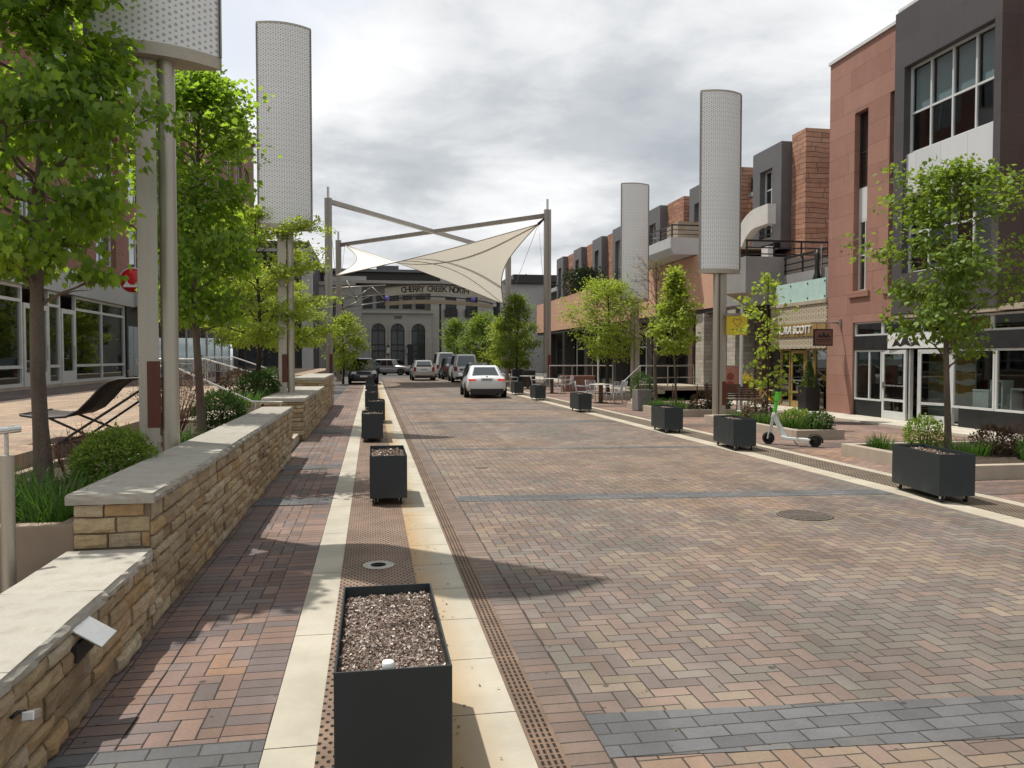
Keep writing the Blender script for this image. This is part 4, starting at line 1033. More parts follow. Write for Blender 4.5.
b = MB(); wall_w(b, 17.2, 6, 16.5, 3.05, 11.0, [(8, 11, 7.3, 9.7), (12, 15, 7.3, 9.7), (8, 11, 4.1, 6.2), (12, 15, 4.1, 6.2)], .25); b.build('set_back_wall', brownpanel_m, b1)
# shopfront
b = MB(); b.box(X - .10, 17.2, 6, 16.45, 2.9, 3.04); b.box(X - .10, X + .05, 16.45, 20.34, 2.88, 2.985); b.build('canopy', bedk_m, b1, bevel=.01)
XS = X + .06
b = MB()
b.box(XS, XS + .2, 6, 17.9, .05, .52); b.box(XS, XS + .2, 21.02, 22.34, .05, .52); b.build('base_panel', black_m, b1)
b = MB(); b.box(XS - .02, XS + .16, 6, 22.34, 2.02, 2.44); b.build('sign_band', plain('black_fascia', (.02, .02, .021), .5, .2), b1)
for (a, c) in ((6, 11), (11, 16.85), (16.85, 19.3), (19.3, 21.0), (21.0, 22.34)):
    window_w(b1, XS, a, c, 2.443, 2.86, (), (), alu_m, glass_dk_m, .05, name='transom_window')
for (a, c, ys_) in ((6, 9, ()), (9, 11.6, ()), (11.6, 14.1, ()), (14.1, 16.72, ()), (16.74, 18.15, ())): window_w(b1, XS, a, c, .523, 2.017, ys_, (), alu_m, glass_m, .055, name='shop_window')
window_w(b1, XS, 21.02, 22.34, .523, 2.017, [21.62], (), alu_m, glass_m, .05, name='shop_window')
def glazed_door(parent, hinge, ang, w_, h, fm, gm, z0=.055):
    """door leaf swung by ang about the hinge; closed it lies along -y in a wall facing -x"""
    def P(t, n, z): c, s_ = math.cos(ang), math.sin(ang); return (hinge[0] - n * c - t * s_, hinge[1] - t * c + n * s_, z)
    def slab(mb, t0, t1, za, zb, n0=-.025, n1=.025):
        vs = [P(t, n, z) for z in (za, zb) for n in (n0, n1) for t in (t0, t1)]
        mb.add(vs, [(0, 2, 3, 1), (4, 5, 7, 6), (0, 1, 5, 4), (2, 6, 7, 3), (0, 4, 6, 2), (1, 3, 7, 5)])
    b = MB(); s_ = .10
    slab(b, 0, s_, z0, h); slab(b, w_ - s_, w_, z0, h); slab(b, s_, w_ - s_, z0, z0 + .22); slab(b, s_, w_ - s_, h - .11, h); slab(b, s_, w_ - s_, .55, .62, -.02, .02)
    d = b.build('door', fm, parent)
    b = MB(); slab(b, s_ * .8, w_ - s_ * .8, z0 + .2, h - .1, -.004, .004); b.build('pane', gm, d).parent = d
    b = MB(); slab(b, s_, w_ - s_, .98, 1.02, .03, .055); slab(b, s_ * .6, s_, .9, 1.1, .026, .05); b.build('handle', silver_m, d).parent = d
    return d
glazed_door(b1, (XS + .03, 21.0), R(4), 1.16, 2.01, alu_m, glass_m)
glazed_door(b1, (XS + .03, 18.22), R(160), .9, 2.01, alu_m, glass_m)
for q in (18.15, 19.76): b = MB(); b.box(XS, XS + .1, q, q + .07, .05, 2.02); b.build('door_post', alu_m, b1)
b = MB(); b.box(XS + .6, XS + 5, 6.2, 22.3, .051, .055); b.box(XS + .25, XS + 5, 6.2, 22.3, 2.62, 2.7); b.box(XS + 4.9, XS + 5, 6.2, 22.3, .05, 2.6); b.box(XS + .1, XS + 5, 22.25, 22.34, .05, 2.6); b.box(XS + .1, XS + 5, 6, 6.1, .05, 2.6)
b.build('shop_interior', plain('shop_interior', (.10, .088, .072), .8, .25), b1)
# things inside the shop
def inside_box(name, label, x, y, z0, sx, sy, h, mat, hollow=False, cat='display stand', group='white display stands in the shop window'):
    t = thing(name, label, cat, (x, y, z0), 0, group); b = MB()
    if hollow:
        k = .05
        b.box(x - sx, x + sx, y - sy, y - sy + k, z0, z0 + h); b.box(x - sx, x + sx, y + sy - k, y + sy, z0, z0 + h); b.box(x - sx, x + sx, y - sy + k, y + sy - k, z0 + h - k, z0 + h); b.box(x - sx, x + sx, y - sy + k, y + sy - k, z0, z0 + k)
        b.build('open_frame', white_m, t, bevel=.004)
        b = MB(); b.box(x - sx * .2, x + sx * .2, y - sy + k + .005, y + sy - k - .005, z0 + h * .5, z0 + h * .5 + .02); b.build('shelf', white_m, t)
    else:
        b.box(x - sx, x + sx, y - sy, y + sy, z0, z0 + h - .045); b.build('plinth', white_m, t, bevel=.006)
        b = MB(); b.box(x - sx * 1.03, x + sx * 1.03, y - sy * 1.03, y + sy * 1.03, z0 + h - .043, z0 + h); b.build('top', white_m, t, bevel=.006)
for (nm, lb, x, y, sx, sy, h, hol) in (('display_plinth', 'solid white plinth at the left of the shop window right of the maple trunk', 15.0, 17.45, .2, .26, .95, False), ('open_display_stand', 'tall open white display frame in the middle of the shop window', 15.0, 17.0, .15, .2, 1.2, True), ('open_display_stand', 'lower open white display frame beside the window mullion', 15.1, 16.45, .15, .24, 1.02, True), ('display_plinth', 'white plinth right of the window mullion in the shop', 15.2, 16.0, .2, .2, .95, False)):
    inside_box(nm, lb, x, y, .055, sx, sy, h, None, hol)
pp = thing('striped_panel', 'white panel with wavy ochre stripes standing inside the open shop door', 'display board', (15.6, 19.4, .055))
b = MB(); b.box(15.62, 15.66, 18.6, 20.4, .055, 2.2); b.build('board', white_m, pp)
ochre = plain('ochre_print', (.42, .27, .06), .6, .1)
b = MB()
for z0 in (.85, 1.2, 1.62):
    pts = [(18.62 + 1.76 * k / 12, z0 + .04 * math.sin(k * 1.3)) for k in range(13)] + [(20.38 - 1.76 * k / 12, z0 + .22 + .03 * math.sin(k * 1.1)) for k in range(13)]
    b.prism(pts, 'x', 15.612, 15.619)
b.build('stripe_print', ochre, pp)
po = thing('window_poster', 'pale printed notice poster hung inside the shop window at the right edge', 'poster', (14.9, 15.75, 1.0))
b = MB(); b.box(14.93, 14.94, 15.1, 16.2, .9, 1.78); b.build('sheet', plain('pale_poster', (.62, .66, .64), .7, .05), po)
b = MB(); rr = random.Random(2)
for k, z in enumerate((1.70, 1.64)): 
    y = 16.12
    while y > 15.2:
        l = rr.uniform(.05, .12); b.box(14.925, 14.929, y - l, y, z - .022, z + .018); y -= l + .02
for k in range(9):
    z = 1.54 - k * .065; y = 16.1
    while y > 15.75: l = rr.uniform(.03, .09); b.box(14.925, 14.929, y - l, y, z - .012, z + .012); y -= l + .015
b.build('print', plain('poster_ink', (.05, .07, .09), .7, .1), po)
b = MB(); b.lathe([(.001, .0), (.07, .0)], (14.924, 15.65, 1.45), 14, 0, 'x'); b.lathe([(.001, .0), (.05, .0)], (14.924, 15.68, 1.15), 14, 0, 'x'); b.build('print_dot', plain('poster_blue', (.12, .25, .42), .6), po)
b = MB(); b.box(14.98, 15.02, 14.6, 16.0, .6, 2.4); t = thing('pale_screen', 'pale green screen panel behind the poster in the shop', 'screen', (15, 15.3, .6)); b.build('panel', plain('pale_green_panel', (.42, .48, .38), .8, .08), t)
b = MB(); b.box(14.99, 15.01, 14.58, 14.6, .055, .6); b.box(14.99, 15.01, 15.98, 16.0, .055, .6); b.build('stand', alu_m, t)
lw = thing('display_shelves', 'dark shelves of small goods seen through the left shop window', 'shelves', (16.2, 21.6, .055)); b = MB()
for z in (.3, .65, 1., 1.35, 1.7): b.box(16.2, 16.5, 20.6, 22.2, z, z + .03)
b.build('shelf', wood_m, lw)
b = MB()
for z in (.33, .68, 1.03, 1.38):
    y = 20.7
    while y < 22.1: l = rr.uniform(.06, .16); b.box(16.22, 16.42, y, y + l, z, z + rr.uniform(.1, .27)); y += l + rr.uniform(.02, .1)
b.build('goods', plain('small_goods', (.16, .11, .06), .6, .6, 15), lw)

# mountain signs
mount_k = plain('sign_black', (.02, .02, .02), .6); mw = plain('sign_white', (.66, .66, .64), .5, .05)
t = thing('shop_sign', 'white shop sign with black mountain peaks above the open shop door', 'sign', (XS - .05, 19.6, 2.04))
b = MB(); b.box(XS - .07, XS - .024, 18.2, 20.66, 2.05, 2.46); b.build('board', mw, t, bevel=.004)
b = MB()
for y, w_, h in ((20.25, .28, .24), (19.88, .34, .33), (19.45, .26, .26)):
    b.prism([(y + w_ * .75, 2.10), (y + w_ * .12, 2.10 + h), (y - .02, 2.10 + h * .72), (y - w_ * .12, 2.10 + h * .8), (y - w_ * .75, 2.10), (y, 2.10 + h * .18)], 'x', XS - .076, XS - .0705)
b.build('mountain_print', mount_k, t)
t = thing('hanging_sign', 'brown square hanging sign with mountain peaks on a bracket from the red sandstone wall', 'sign', (13.7, 23.0, 2.2))
b = MB(); b.tube([(14.5, 23.0, 2.90), (13.5, 23.0, 2.88)], .022, 8); b.tube([(14.47, 23.0, 2.78), (14.47, 23.0, 3.0)], .05, 8); b.tube([(14.45, 23.0, 2.86), (14.0, 23.0, 2.895)], .012, 6); b.build('bracket', mast_m, t)
b = MB()
for x in (13.68, 14.1): b.tube([(x, 23.0, 2.88), (x, 23.0, 2.68)], .007, 6)
b.build('hanger', black_m, t)
b = MB(); b.box(13.57, 14.22, 22.975, 23.025, 2.16, 2.69); b.build('board', plain('dark_sign_frame', (.03, .018, .014), .5), t, bevel=.004)
b = MB(); b.box(13.61, 14.18, 22.969, 22.9745, 2.20, 2.65); b.build('face', plain('brown_sign_face', (.15, .075, .055), .6, .1), t)
b = MB()
for x, w_, h in ((13.77, .12, .13), (13.90, .13, .19), (14.04, .12, .14)): b.prism([(x - w_ * .8, 2.41), (x, 2.41 + h), (x + w_ * .8, 2.41), (x, 2.44)], 'y', 22.963, 22.968)
for x in range(9): b.box(13.66 + x * .055, 13.70 + x * .055, 22.963, 22.968, 2.34, 2.37); b.box(13.71 + x * .043, 13.735 + x * .043, 22.963, 22.968, 2.28, 2.30)
b.build('peak_print', mount_k, t)

# ------------------------------------------------------------------ gold trimmed boutique
k1 = thing('boutique_building', 'boutique with a lattice fascia, gold door frames and pale glass parapet', 'building', (14.5, 25.6, 0))
lat = Mat('cream_gold_lattice'); x, y, z = lat.xyz()
u = (y + z * .0) / .30; v = z / .21; i_ = v.floor(); uu = (u + i_.mod(2) * .5).fract() - .5; vv = v.fract() - .5
dd = ((uu.abs() * 1.0 + vv.abs() * .62)); ring = (dd - .40).abs().smooth(.05, .10); d2 = (uu * uu + vv * vv).sqrt()
lat.set(lat.mix(ring, (.60, .56, .47), lat.mix(d2.smooth(.14, .18), (.50, .45, .36), (.26, .205, .13))), .6, 0, .3); lat.bump(ring, -.4, .02)
b = MB(); b.box(X - .02, X + .3, 23.76, 27.45, 2.10, 3.58); b.build('lattice_fascia', lat.m, k1)
b = MB(); b.box(X - .055, X - .021, 23.77, 27.45, 2.52, 2.96); b.build('gold_band', plain('ochre_gold_band', (.34, .235, .095), .45, .15, 3, .3), k1)
text('lettering', 'KENDRA SCOTT', .37, mw, k1, (X - .072 - 14.5, 25.95 - 25.6, 2.735), FACE_W, .012, sx=.98)
b = MB(); b.box(X - .06, X + .3, 23.76, 27.45, 3.582, 3.70); b.build('ledge', bedk_m, k1)
b = MB(); b.box(X + .02, X + .05, 23.9, 27.2, 3.703, 4.40)
gp = b.build('glass_parapet', pale_glass_m, k1)
for y in (23.95, 25.0, 26.1, 27.15):
    for z in (3.8, 4.3): b = MB(); b.lathe([(.001, -.0), (.03, -.0), (.03, .02), (.001, .02)], (X - .002, y, z), 8, 0, 'x'); b.build('clamp', black_m, gp)
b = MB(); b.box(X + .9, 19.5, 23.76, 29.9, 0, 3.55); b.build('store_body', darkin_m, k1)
for q in ((27.0, 27.45), (23.76, 23.9)): b = MB(); b.box(X + .1, X + .22, *q, .05, 2.1); b.build('jamb', black_m, k1)
for (a, c) in ((23.92, 24.7), (24.74, 25.25), ): window_w(k1, X + .12, a, c, .06, 2.09, (), (), gold_m, glass_dk_m, .05, name='shop_window')
glazed_door(k1, (X + .16, 26.25), 0, .95, 2.05, gold_m, glass_dk_m)
window_w(k1, X + .12, 26.3, 26.98, .06, 2.09, (), (), gold_m, glass('sea_green_glass', (.3, .42, .38), .28), .05, name='shop_window')
t = thing('potted_topiary', 'cone clipped evergreen in a tall black pot beside the boutique door', 'topiary', (14.2, 24.3, .05))
b = MB(); b.prism([(0, 0)] * 0 or [(13.95, 24.05), (14.45, 24.05), (14.45, 24.55), (13.95, 24.55)], 'z', .05, .82); b.build('pot', black_m, t, bevel=.015)
b = MB(); b.tube([(14.2, 24.3, .8), (14.2, 24.3, 1.6)], .02, 6); b.build('stem', darkbark_m, t)
nr = np.random.default_rng(5); n_ = 2600; hh = nr.random(n_) ** 1.5; th = nr.uniform(0, 6.283, n_); rd = (.26 * (1 - hh) + .02) * nr.uniform(.6, 1.05, n_)
P = np.stack([14.2 + rd * np.cos(th), 24.3 + rd * np.sin(th), .84 + hh * .86], 1); Nn = np.stack([np.cos(th), np.sin(th), np.full(n_, .5)], 1)
leaves_mesh('foliage', P, Nn + nr.normal(0, .5, (n_, 3)), Nn + nr.normal(0, .4, (n_, 3)) + [0, 0, .6], .045 * nr.uniform(.6, 1.2, n_), RHOMB, dark_m, t, (14.2, 24.3, .05))
# terrace above the boutique
tw = thing('terrace_wall', 'grey stucco terrace wall with black rails above the boutique', 'wall', (15, 27, 3.6))
b = MB(); b.box(15.0, 15.2, 23.76, 27.6, 3.56, 4.82); b.box(13.55, 19, 27.6, 29.95, 3.76, 5.52); b.build('parapet', greystucco_m, tw)
b = MB(); b.box(15.2, 19.9, 23.76, 27.59, 4.3, 4.4); b.build('terrace_floor', bedk_m, tw)
for z in (4.95, 5.18, 5.42):
    b = MB(); b.box(15.06, 15.11, 23.8, 27.59, z, z + (.07 if z > 5.4 else .04)); b.build('rail', black_m, tw)
    b = MB(); b.box(13.6, 18, 27.7, 27.75, z + .66, z + .66 + (.07 if z > 5.4 else .04)); b.build('rail', black_m, tw)
for y in (23.9, 25.1, 26.3, 27.5):
    b = MB(); b.box(15.06, 15.11, y, y + .05, 4.82, 5.42); b.build('post', black_m, tw)
for x in (13.62, 14.7, 15.8, 16.9):
    b = MB(); b.box(x, x + .05, 27.7, 27.75, 5.52, 6.08); b.build('post', black_m, tw)
t = thing('closed_umbrella', 'closed black parasol standing on the terrace behind the rail', 'umbrella', (15.0, 25.0, 4.4))
b = MB(); b.tube([(15.0, 25.0, 4.82), (15.0, 25.0, 5.62)], .022, 8); b.build('pole', silver_m, t)
b = MB(); b.lathe([(.16, 4.20), (.19, 4.32), (.09, 4.65), (.07, 4.95), (.10, 5.27), (.03, 5.45)], (14.86, 25.0, 0), 9); b.build('folded_canopy', black_m, t)

# ------------------------------------------------------------------ long mixed building with town houses above
b3 = thing('row_building', 'long building with salmon stucco over dark shops and stone and zinc town houses above', 'building', (14.5, 50, 0))
b = MB(); b.box(X, X + .35, 31.2, 70, 3.95, 6.42); b.build('stucco_band', salmon_m, b3)
b = MB(); b.box(X + .003, X + .9, 30.55, 31.197, 4.0, 5.5); b.build('orange_end', orange_m, b3); b = MB(); b.box(X + .05, X + .95, 30.1, 30.545, 3.95, 5.45); b.build('red_end', deepred_m, b3)
b = MB(); b.box(X + .4, 30, 31.2, 70, 6.3, 6.38); b.build('terrace_floor', bedk_m, b3)
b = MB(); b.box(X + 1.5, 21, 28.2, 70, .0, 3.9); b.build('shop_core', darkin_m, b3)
b = MB(); b.box(X + .05, X + 1.6, 27.5, 70, 3.75, 3.94); b.build('soffit', plain('dark_soffit', (.05, .045, .04), .8), b3)
# piers and shop fronts at street level
for (y, w_, m_, dx) in ((28.1, .55, wood_m, 0), (30.3, .75, palestone_m, -.05), (33.4, .9, palestone_m, -.05), (34.8, .5, wood_m, 0), (40.2, .8, dkframe_m, 0), (46.5, .8, dkframe_m, 0), (53, .8, dkframe_m, 0), (59.5, .8, dkframe_m, 0), (66, .8, dkframe_m, 0)):
    b = MB(); b.box(X + dx, X + .8, y, y + w_, 0, 3.74); b.build('pier', m_, b3)
for (a, c, m_) in ((31.2, 33.3, 1), (35.4, 37.6, 0), (37.7, 40.1, 0), (41.1, 43.5, 0), (43.6, 46.4, 1), (47.4, 50, 0), (50.1, 52.9, 0), (53.9, 59.4, 1), (60.4, 65.9, 0)):
    window_w(b3, X + .9, a, c, .35, 3.3, [(a + c) / 2], [2.4], alu_m if m_ else dkframe_m, glass_m if m_ else glass_dk_m, .07, name='shop_window')
b = MB(); b.box(X + .85, X + 1.4, 31, 70, 0, .34); b.build('shop_base', darkin_m, b3)
# town houses
XT = 18.
sizes = [(30.8, 7.2), (38.0, 6.9), (44.9, 6.9), (51.8, 5.2), (57.0, 5.8), (62.8, 6.2), (69.0, 6.3)]
for k, (yb, pit) in enumerate(sizes):
    zt = 10.7
    b = MB(); b.box(XT - .9, XT + 5, yb - (2.5 if k else 1.1), yb - .02, 5.2, zt + (.05 if k else .25)); b.build('stone_pier', roughstone_m, b3)
    b = MB(); wall_w(b, XT - 1.35, yb, yb + 2.5, 6.3 if k else 6.6, zt, [(yb + .75, yb + 1.85, 6.9, 9.8)], .35)
    b.quad((XT - 1.35, yb, 6.3), (XT + 3, yb, 6.3), (XT + 3, yb, zt), (XT - 1.35, yb, zt)); b.quad((XT - 1.35, yb + 2.5, 6.3), (XT + 3, yb + 2.5, 6.3), (XT + 3, yb + 2.5, zt), (XT - 1.35, yb + 2.5, zt))
    b.quad((XT - 1.35, yb, zt), (XT + 3, yb, zt), (XT + 3, yb + 2.5, zt), (XT - 1.35, yb + 2.5, zt)); b.quad((XT - 1.35, yb, 6.3), (XT + 3, yb, 6.3), (XT + 3, yb + 2.5, 6.3), (XT - 1.35, yb + 2.5, 6.3))
    bay = b.build('zinc_bay', zinc_m, b3)
    window_w(bay, XT - 1.1, yb + .75, yb + 1.85, 6.9, 9.8, [yb + 1.3], [8.0, 9.0], alu_m, glass_dk_m, .05, back=.4).parent = bay
    b = MB()
    for z in (7.0, 7.25, 7.5, 7.75): b.box(XT - 1.37, XT - 1.345, yb + .72, yb + 1.88, z, z + .05)
    b.build('balcony_rail', black_m, bay).parent = bay
    y2 = yb + 2.55; y3 = yb + pit - 2.5
    if y3 > y2 + .4:
        b = MB(); wall_w(b, XT - .45, y2, y3, 5.2, 9.3, [(y2 + .3, y3 - .2, 7.6, 9.0)], .3); b.build('stone_wall_panel', roughstone_m, b3)
        window_w(b3, XT - .25, y2 + .3, y3 - .2, 7.6, 9.0, (), (), alu_m, glass_dk_m, .06, back=.5)
        b = MB(); b.box(XT - .5, XT + 3, y2, y3, 9.32, 9.5); b.box(XT - .3, XT + 3, y2, y3, 9.503, 10.4); b.build('attic', greystucco_m, b3)
        window_w(b3, XT - .42, y2 + .2, y3 - .15, 9.6, 10.2, [(y2 + y3) / 2], (), dkframe_m, glass_dk_m, .08)
window_w(b3, XT - .95, 31.2, 32.3, 5.6, 6.25, (), (), dkframe_m, glass_dk_m, .07)
b = MB(); b.box(XT - .85, XT + 4.9, 29.98, 79, 5.0, 6.25); b.build('upper_base', roughstone_m, b3)
# white curved wing wall
b = MB(); pts = []
cy, cz = 29.9, 5.0
for k in range(15): a = R(90 * k / 14); pts.append((cy + 1.3 + 2.6 * math.sin(a) , 5.3 + 2.7 * math.cos(a)))
inn = [(cy + 1.3 + 1.75 * math.sin(R(90 * k / 14)), 5.3 + 1.9 * math.cos(R(90 * k / 14))) for k in range(14, -1, -1)]
b.prism([(30.2, 8.0)] + pts + inn + [(30.2, 7.2)], 'x', 15.75, 16.1); b.box(15.78, 16.08, 30.2, 30.75, 4.4, 6.3); b.build('curved_wing_wall', offwhite_m, b3)
# balcony over the salmon band
b = MB(); b.prism([(13.45, 6.46), (13.3, 6.75), (13.3, 7.22), (X + 1, 7.22), (X + 1, 6.46)], 'y', 34.5, 40.2); bal = b.build('balcony', plain('light_grey_panel', (.44, .45, .46), .5, .06), b3)
b = MB()
for z in (7.35, 7.55, 7.75): b.box(13.36, 13.40, 34.5, 40.2, z, z + (.06 if z > 7.7 else .03)); b.box(13.36, X + 1, 34.52, 34.56, z, z + (.06 if z > 7.7 else .03))
for y in (34.52, 36, 37.5, 39, 40.1): b.box(13.35, 13.41, y, y + .05, 7.22, 7.8)
b.build('railing', dkframe_m, bal).parent = bal
b = MB(); b.box(14.0, 15.4, 35.4, 36.8, 7.25, 8.1); b.build('screen', plain('tan_screen', (.30, .24, .18), .8), bal).parent = bal
t = thing('hedge', 'dark clipped evergreen mass on the terrace above the salmon band near the sail mast', 'hedge', (15.6, 58, 6.2))
b = MB(); b.box(15.4, 16.2, 57, 60.2, 5.9, 6.42); b.build('trough', black_m, t)
n_ = 3500; nr = np.random.default_rng(9); P = np.stack([15.7 + nr.normal(0, .5, n_), nr.uniform(56.2, 61.0, n_), 6.2 + nr.random(n_) ** .8 * 2.2], 1)
P[:, 0] += (P[:, 2] - 6.2) * -.1; leaves_mesh('foliage', P, nr.normal(0, 1, (n_, 3)), nr.normal(0, .6, (n_, 3)) + [0, 0, 1], .22 * nr.uniform(.6, 1.2, n_), OVAL, leaf_mat('dark_hedge', (.012, .022, .01), (.03, .045, .018), (.05, .08, .02), .2), t, (15.6, 58, 6.2))
# ------------------------------------------------------------------ left shopfront building
lb_ = thing('shopfront_building', 'glazed shopfront building on the left plaza with a brick block behind', 'building', (-10, 30, .85))
def wall_e(mb, X, y0, y1, z0, z1, holes, rev=.3, mi=0): wall_w(mb, X, y0, y1, z0, z1, holes, -rev, mi)
XL = -10.
bays = [(14.0, 19.5), (19.5, 25.4), (27.3, 28.3), (29.6, 35.2)]
for a, c in bays: window_w(lb_, XL, a, c, .95, 3.9, [(a + c) / 2] if c - a > 1.5 else (), [1.52, 3.45], alu_m, glass_m, .09, -.1, name='shop_window')
window_w(lb_, XL, 36.9, 44, .95, 3.9, [39, 41.5], [1.6], alu_m, glass_m, .09, -.1, name='shop_window'); window_w(lb_, XL, 44, 52, .95, 3.9, [46.5, 49], [1.6], alu_m, glass_m, .09, -.1, name='shop_window'); window_w(lb_, XL, 52, 60, .95, 3.9, [54.5, 57], [1.6], alu_m, glass_m, .09, -.1, name='shop_window')
def edoor(y0, y1):
    b = MB(); s_ = .13
    b.box(XL - .06, XL + .02, y0, y0 + s_, .87, 3.4); b.box(XL - .06, XL + .02, y1 - s_, y1, .87, 3.4); b.box(XL - .06, XL + .02, y0 + s_, y1 - s_, .87, 1.35); b.box(XL - .06, XL + .02, y0 + s_, y1 - s_, 3.25, 3.4)
    d = b.build('door', alu_m, lb_); b = MB(); b.quad((XL - .02, y0 + .1, 1.3), (XL - .02, y1 - .1, 1.3), (XL - .02, y1 - .1, 3.3), (XL - .02, y0 + .1, 3.3)); b.build('pane', glass_m, d)
    b = MB(); b.tube([(XL + .07, y1 - .2, 1.7), (XL + .07, y1 - .2, 2.2)], .018, 8); b.build('handle', silver_m, d)
edoor(25.45, 27.25); edoor(28.35, 29.55)
b = MB(); b.box(XL - .12, XL + .03, 14, 60, .85, .945); b.build('plinth', bedk_m, lb_)
b = MB(); b.box(XL - .5, XL + .12, 14, 36.2, 3.905, 4.75); b.box(XL - .5, XL + .5, 36.25, 61, 3.95, 4.6); b.build('fascia', plain('grey_fascia', (.36, .37, .37), .5, .08, 2), lb_, bevel=.01)
b = MB(); b.box(XL - .2, XL + .06, 35.25, 36.85, .86, 3.9); b.build('dark_entrance', black_m, lb_)
b = MB(); b.box(XL + .061, XL + .10, 35.4, 36.0, 1.0, 3.1); b.box(XL + .061, XL + .10, 36.05, 36.7, 1.0, 3.1); b.build('pale_door_panel', plain('grey_blue_panel', (.30, .34, .37), .5), lb_)
b = MB(); wall_e(b, XL - .2, 14, 36, 4.76, 8.0, [(15.5 + 3.4 * k, 17.9 + 3.4 * k, 5.4, 7.4) for k in range(6)]); b.quad((XL - .2, 14, 8), (-24, 14, 8), (-24, 36, 8), (XL - .2, 36, 8)); b.quad((XL - .2, 14, .85), (-24, 14, .85), (-24, 14, 8), (XL - .2, 14, 8))
b.build('brick_upper_wall', brick_m, lb_)
for k in range(6): window_w(lb_, XL - .4, 15.5 + 3.4 * k, 17.9 + 3.4 * k, 5.4, 7.4, [16.7 + 3.4 * k], (), alu_m, glass_dk_m, .08, -.08)
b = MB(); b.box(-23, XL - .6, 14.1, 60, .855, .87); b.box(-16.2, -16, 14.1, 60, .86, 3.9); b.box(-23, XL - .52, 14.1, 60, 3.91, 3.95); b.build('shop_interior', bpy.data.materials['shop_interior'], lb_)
# brick block set back
b = MB(); XB = -13.2
hs = [(37 + 5.2 * k, 40.6 + 5.2 * k, z0, z0 + 3.0) for k in range(11) for z0 in (6.2, 10.4, 14.6, 19.0)]
wall_e(b, XB, 35, 96, 4.5, 25.8, hs, .4); b.quad((XB, 35, 4), (-34, 35, 4), (-34, 35, 25.8), (XB, 35, 25.8)); b.quad((XB, 35, 25.8), (-34, 35, 25.8), (-34, 96, 25.8), (XB, 96, 25.8)); b.quad((XB, 96, 4), (-34, 96, 4), (-34, 96, 25.8), (XB, 96, 25.8))
b.build('brick_block_wall', brick_m, lb_)
for h in hs: window_w(lb_, XB - .3, h[0], h[1], h[2], h[3], [h[0] + 1.2, h[0] + 2.4], (), alu_m, glass_dk_m, .09, -.08)
b = MB(); b.box(XB - .4, XB + .25, 34.9, 96.2, 25.81, 26.25); b.build('parapet_coping', plain('brown_coping', (.22, .12, .10), .8), lb_)
b = MB(); b.box(-24, XL - .1, 36.3, 61, 4.62, 4.7); b.build('podium_roof', bedk_m, lb_)
# red round sign
t = thing('round_sign', 'round red projecting sign with a white M shaped emblem beside the pylon posts', 'sign', (-9.1, 33.0, 4.7))
cx_, cy_, cz_ = -9.05, 33.0, 4.76
b = MB(); b.lathe([(.001, -.06), (.46, -.06), (.46, .06), (.001, .06)], (cx_, cy_, cz_), 40, 0, 'y'); b.build('disc', red_m, t)
b = MB(); b.lathe([(.462, -.065), (.50, -.065), (.50, .065), (.462, .065), (.462, -.065)], (cx_, cy_, cz_), 40, 0, 'y'); b.build('rim', alu_m, t)
prof = [(-.36, -.20), (-.36, -.26), (.36, -.26), (.36, -.20), (.29, -.14), (.25, .22), (.19, -.08), (.08, -.17), (-.08, -.17), (-.19, -.08), (-.25, .22), (-.29, -.14)]
b = MB(); b.prism([(cx_ + p[0] * .95, cz_ + p[1]) for p in prof], 'y', cy_ - .072, cy_ - .062); b.build('emblem', mw, t)
b = MB(); b.tube([(XL + .1, cy_, cz_), (cx_ - .48, cy_, cz_)], .03, 8); b.build('bracket', mast_m, t)

# ------------------------------------------------------------------ far buildings
YF = 94.
far_glass_m = plain('far_dark_glass', (.05, .054, .058), .10, .3, 2, 0, .35)
fb = thing('arched_building', 'grey stone building with three tall arched entrance windows at the end of the street', 'building', (3, YF, 0))
def arch_pts(xc, w_, zb, zs, n=12): return [(xc - w_, zb), (xc + w_, zb)] + [(xc + w_ * math.cos(math.pi * k / n), zs + w_ * math.sin(math.pi * k / n)) for k in range(n + 1)]
def wall_s(mb, Y, x0, x1, z0, z1, holes, rev=.3, mi=0):
    xs = sorted({x0, x1, *[h[0] for h in holes], *[h[1] for h in holes]}); zs = sorted({z0, z1, *[h[2] for h in holes], *[h[3] for h in holes]})
    for a, c in zip(xs, xs[1:]):
        for d, e in zip(zs, zs[1:]):
            mx_, mz = (a + c) / 2, (d + e) / 2
            if any(h[0] < mx_ < h[1] and h[2] < mz < h[3] for h in holes): continue
            mb.quad((a, Y, d), (c, Y, d), (c, Y, e), (a, Y, e), mi)
    for a, c, d, e in holes:
        mb.quad((a, Y, d), (a, Y + rev, d), (a, Y + rev, e), (a, Y, e), mi); mb.quad((c, Y, d), (c, Y + rev, d), (c, Y + rev, e), (c, Y, e), mi)
        mb.quad((a, Y, e), (a, Y + rev, e), (c, Y + rev, e), (c, Y, e), mi); mb.quad((a, Y, d), (a, Y + rev, d), (c, Y + rev, d), (c, Y, d), mi)
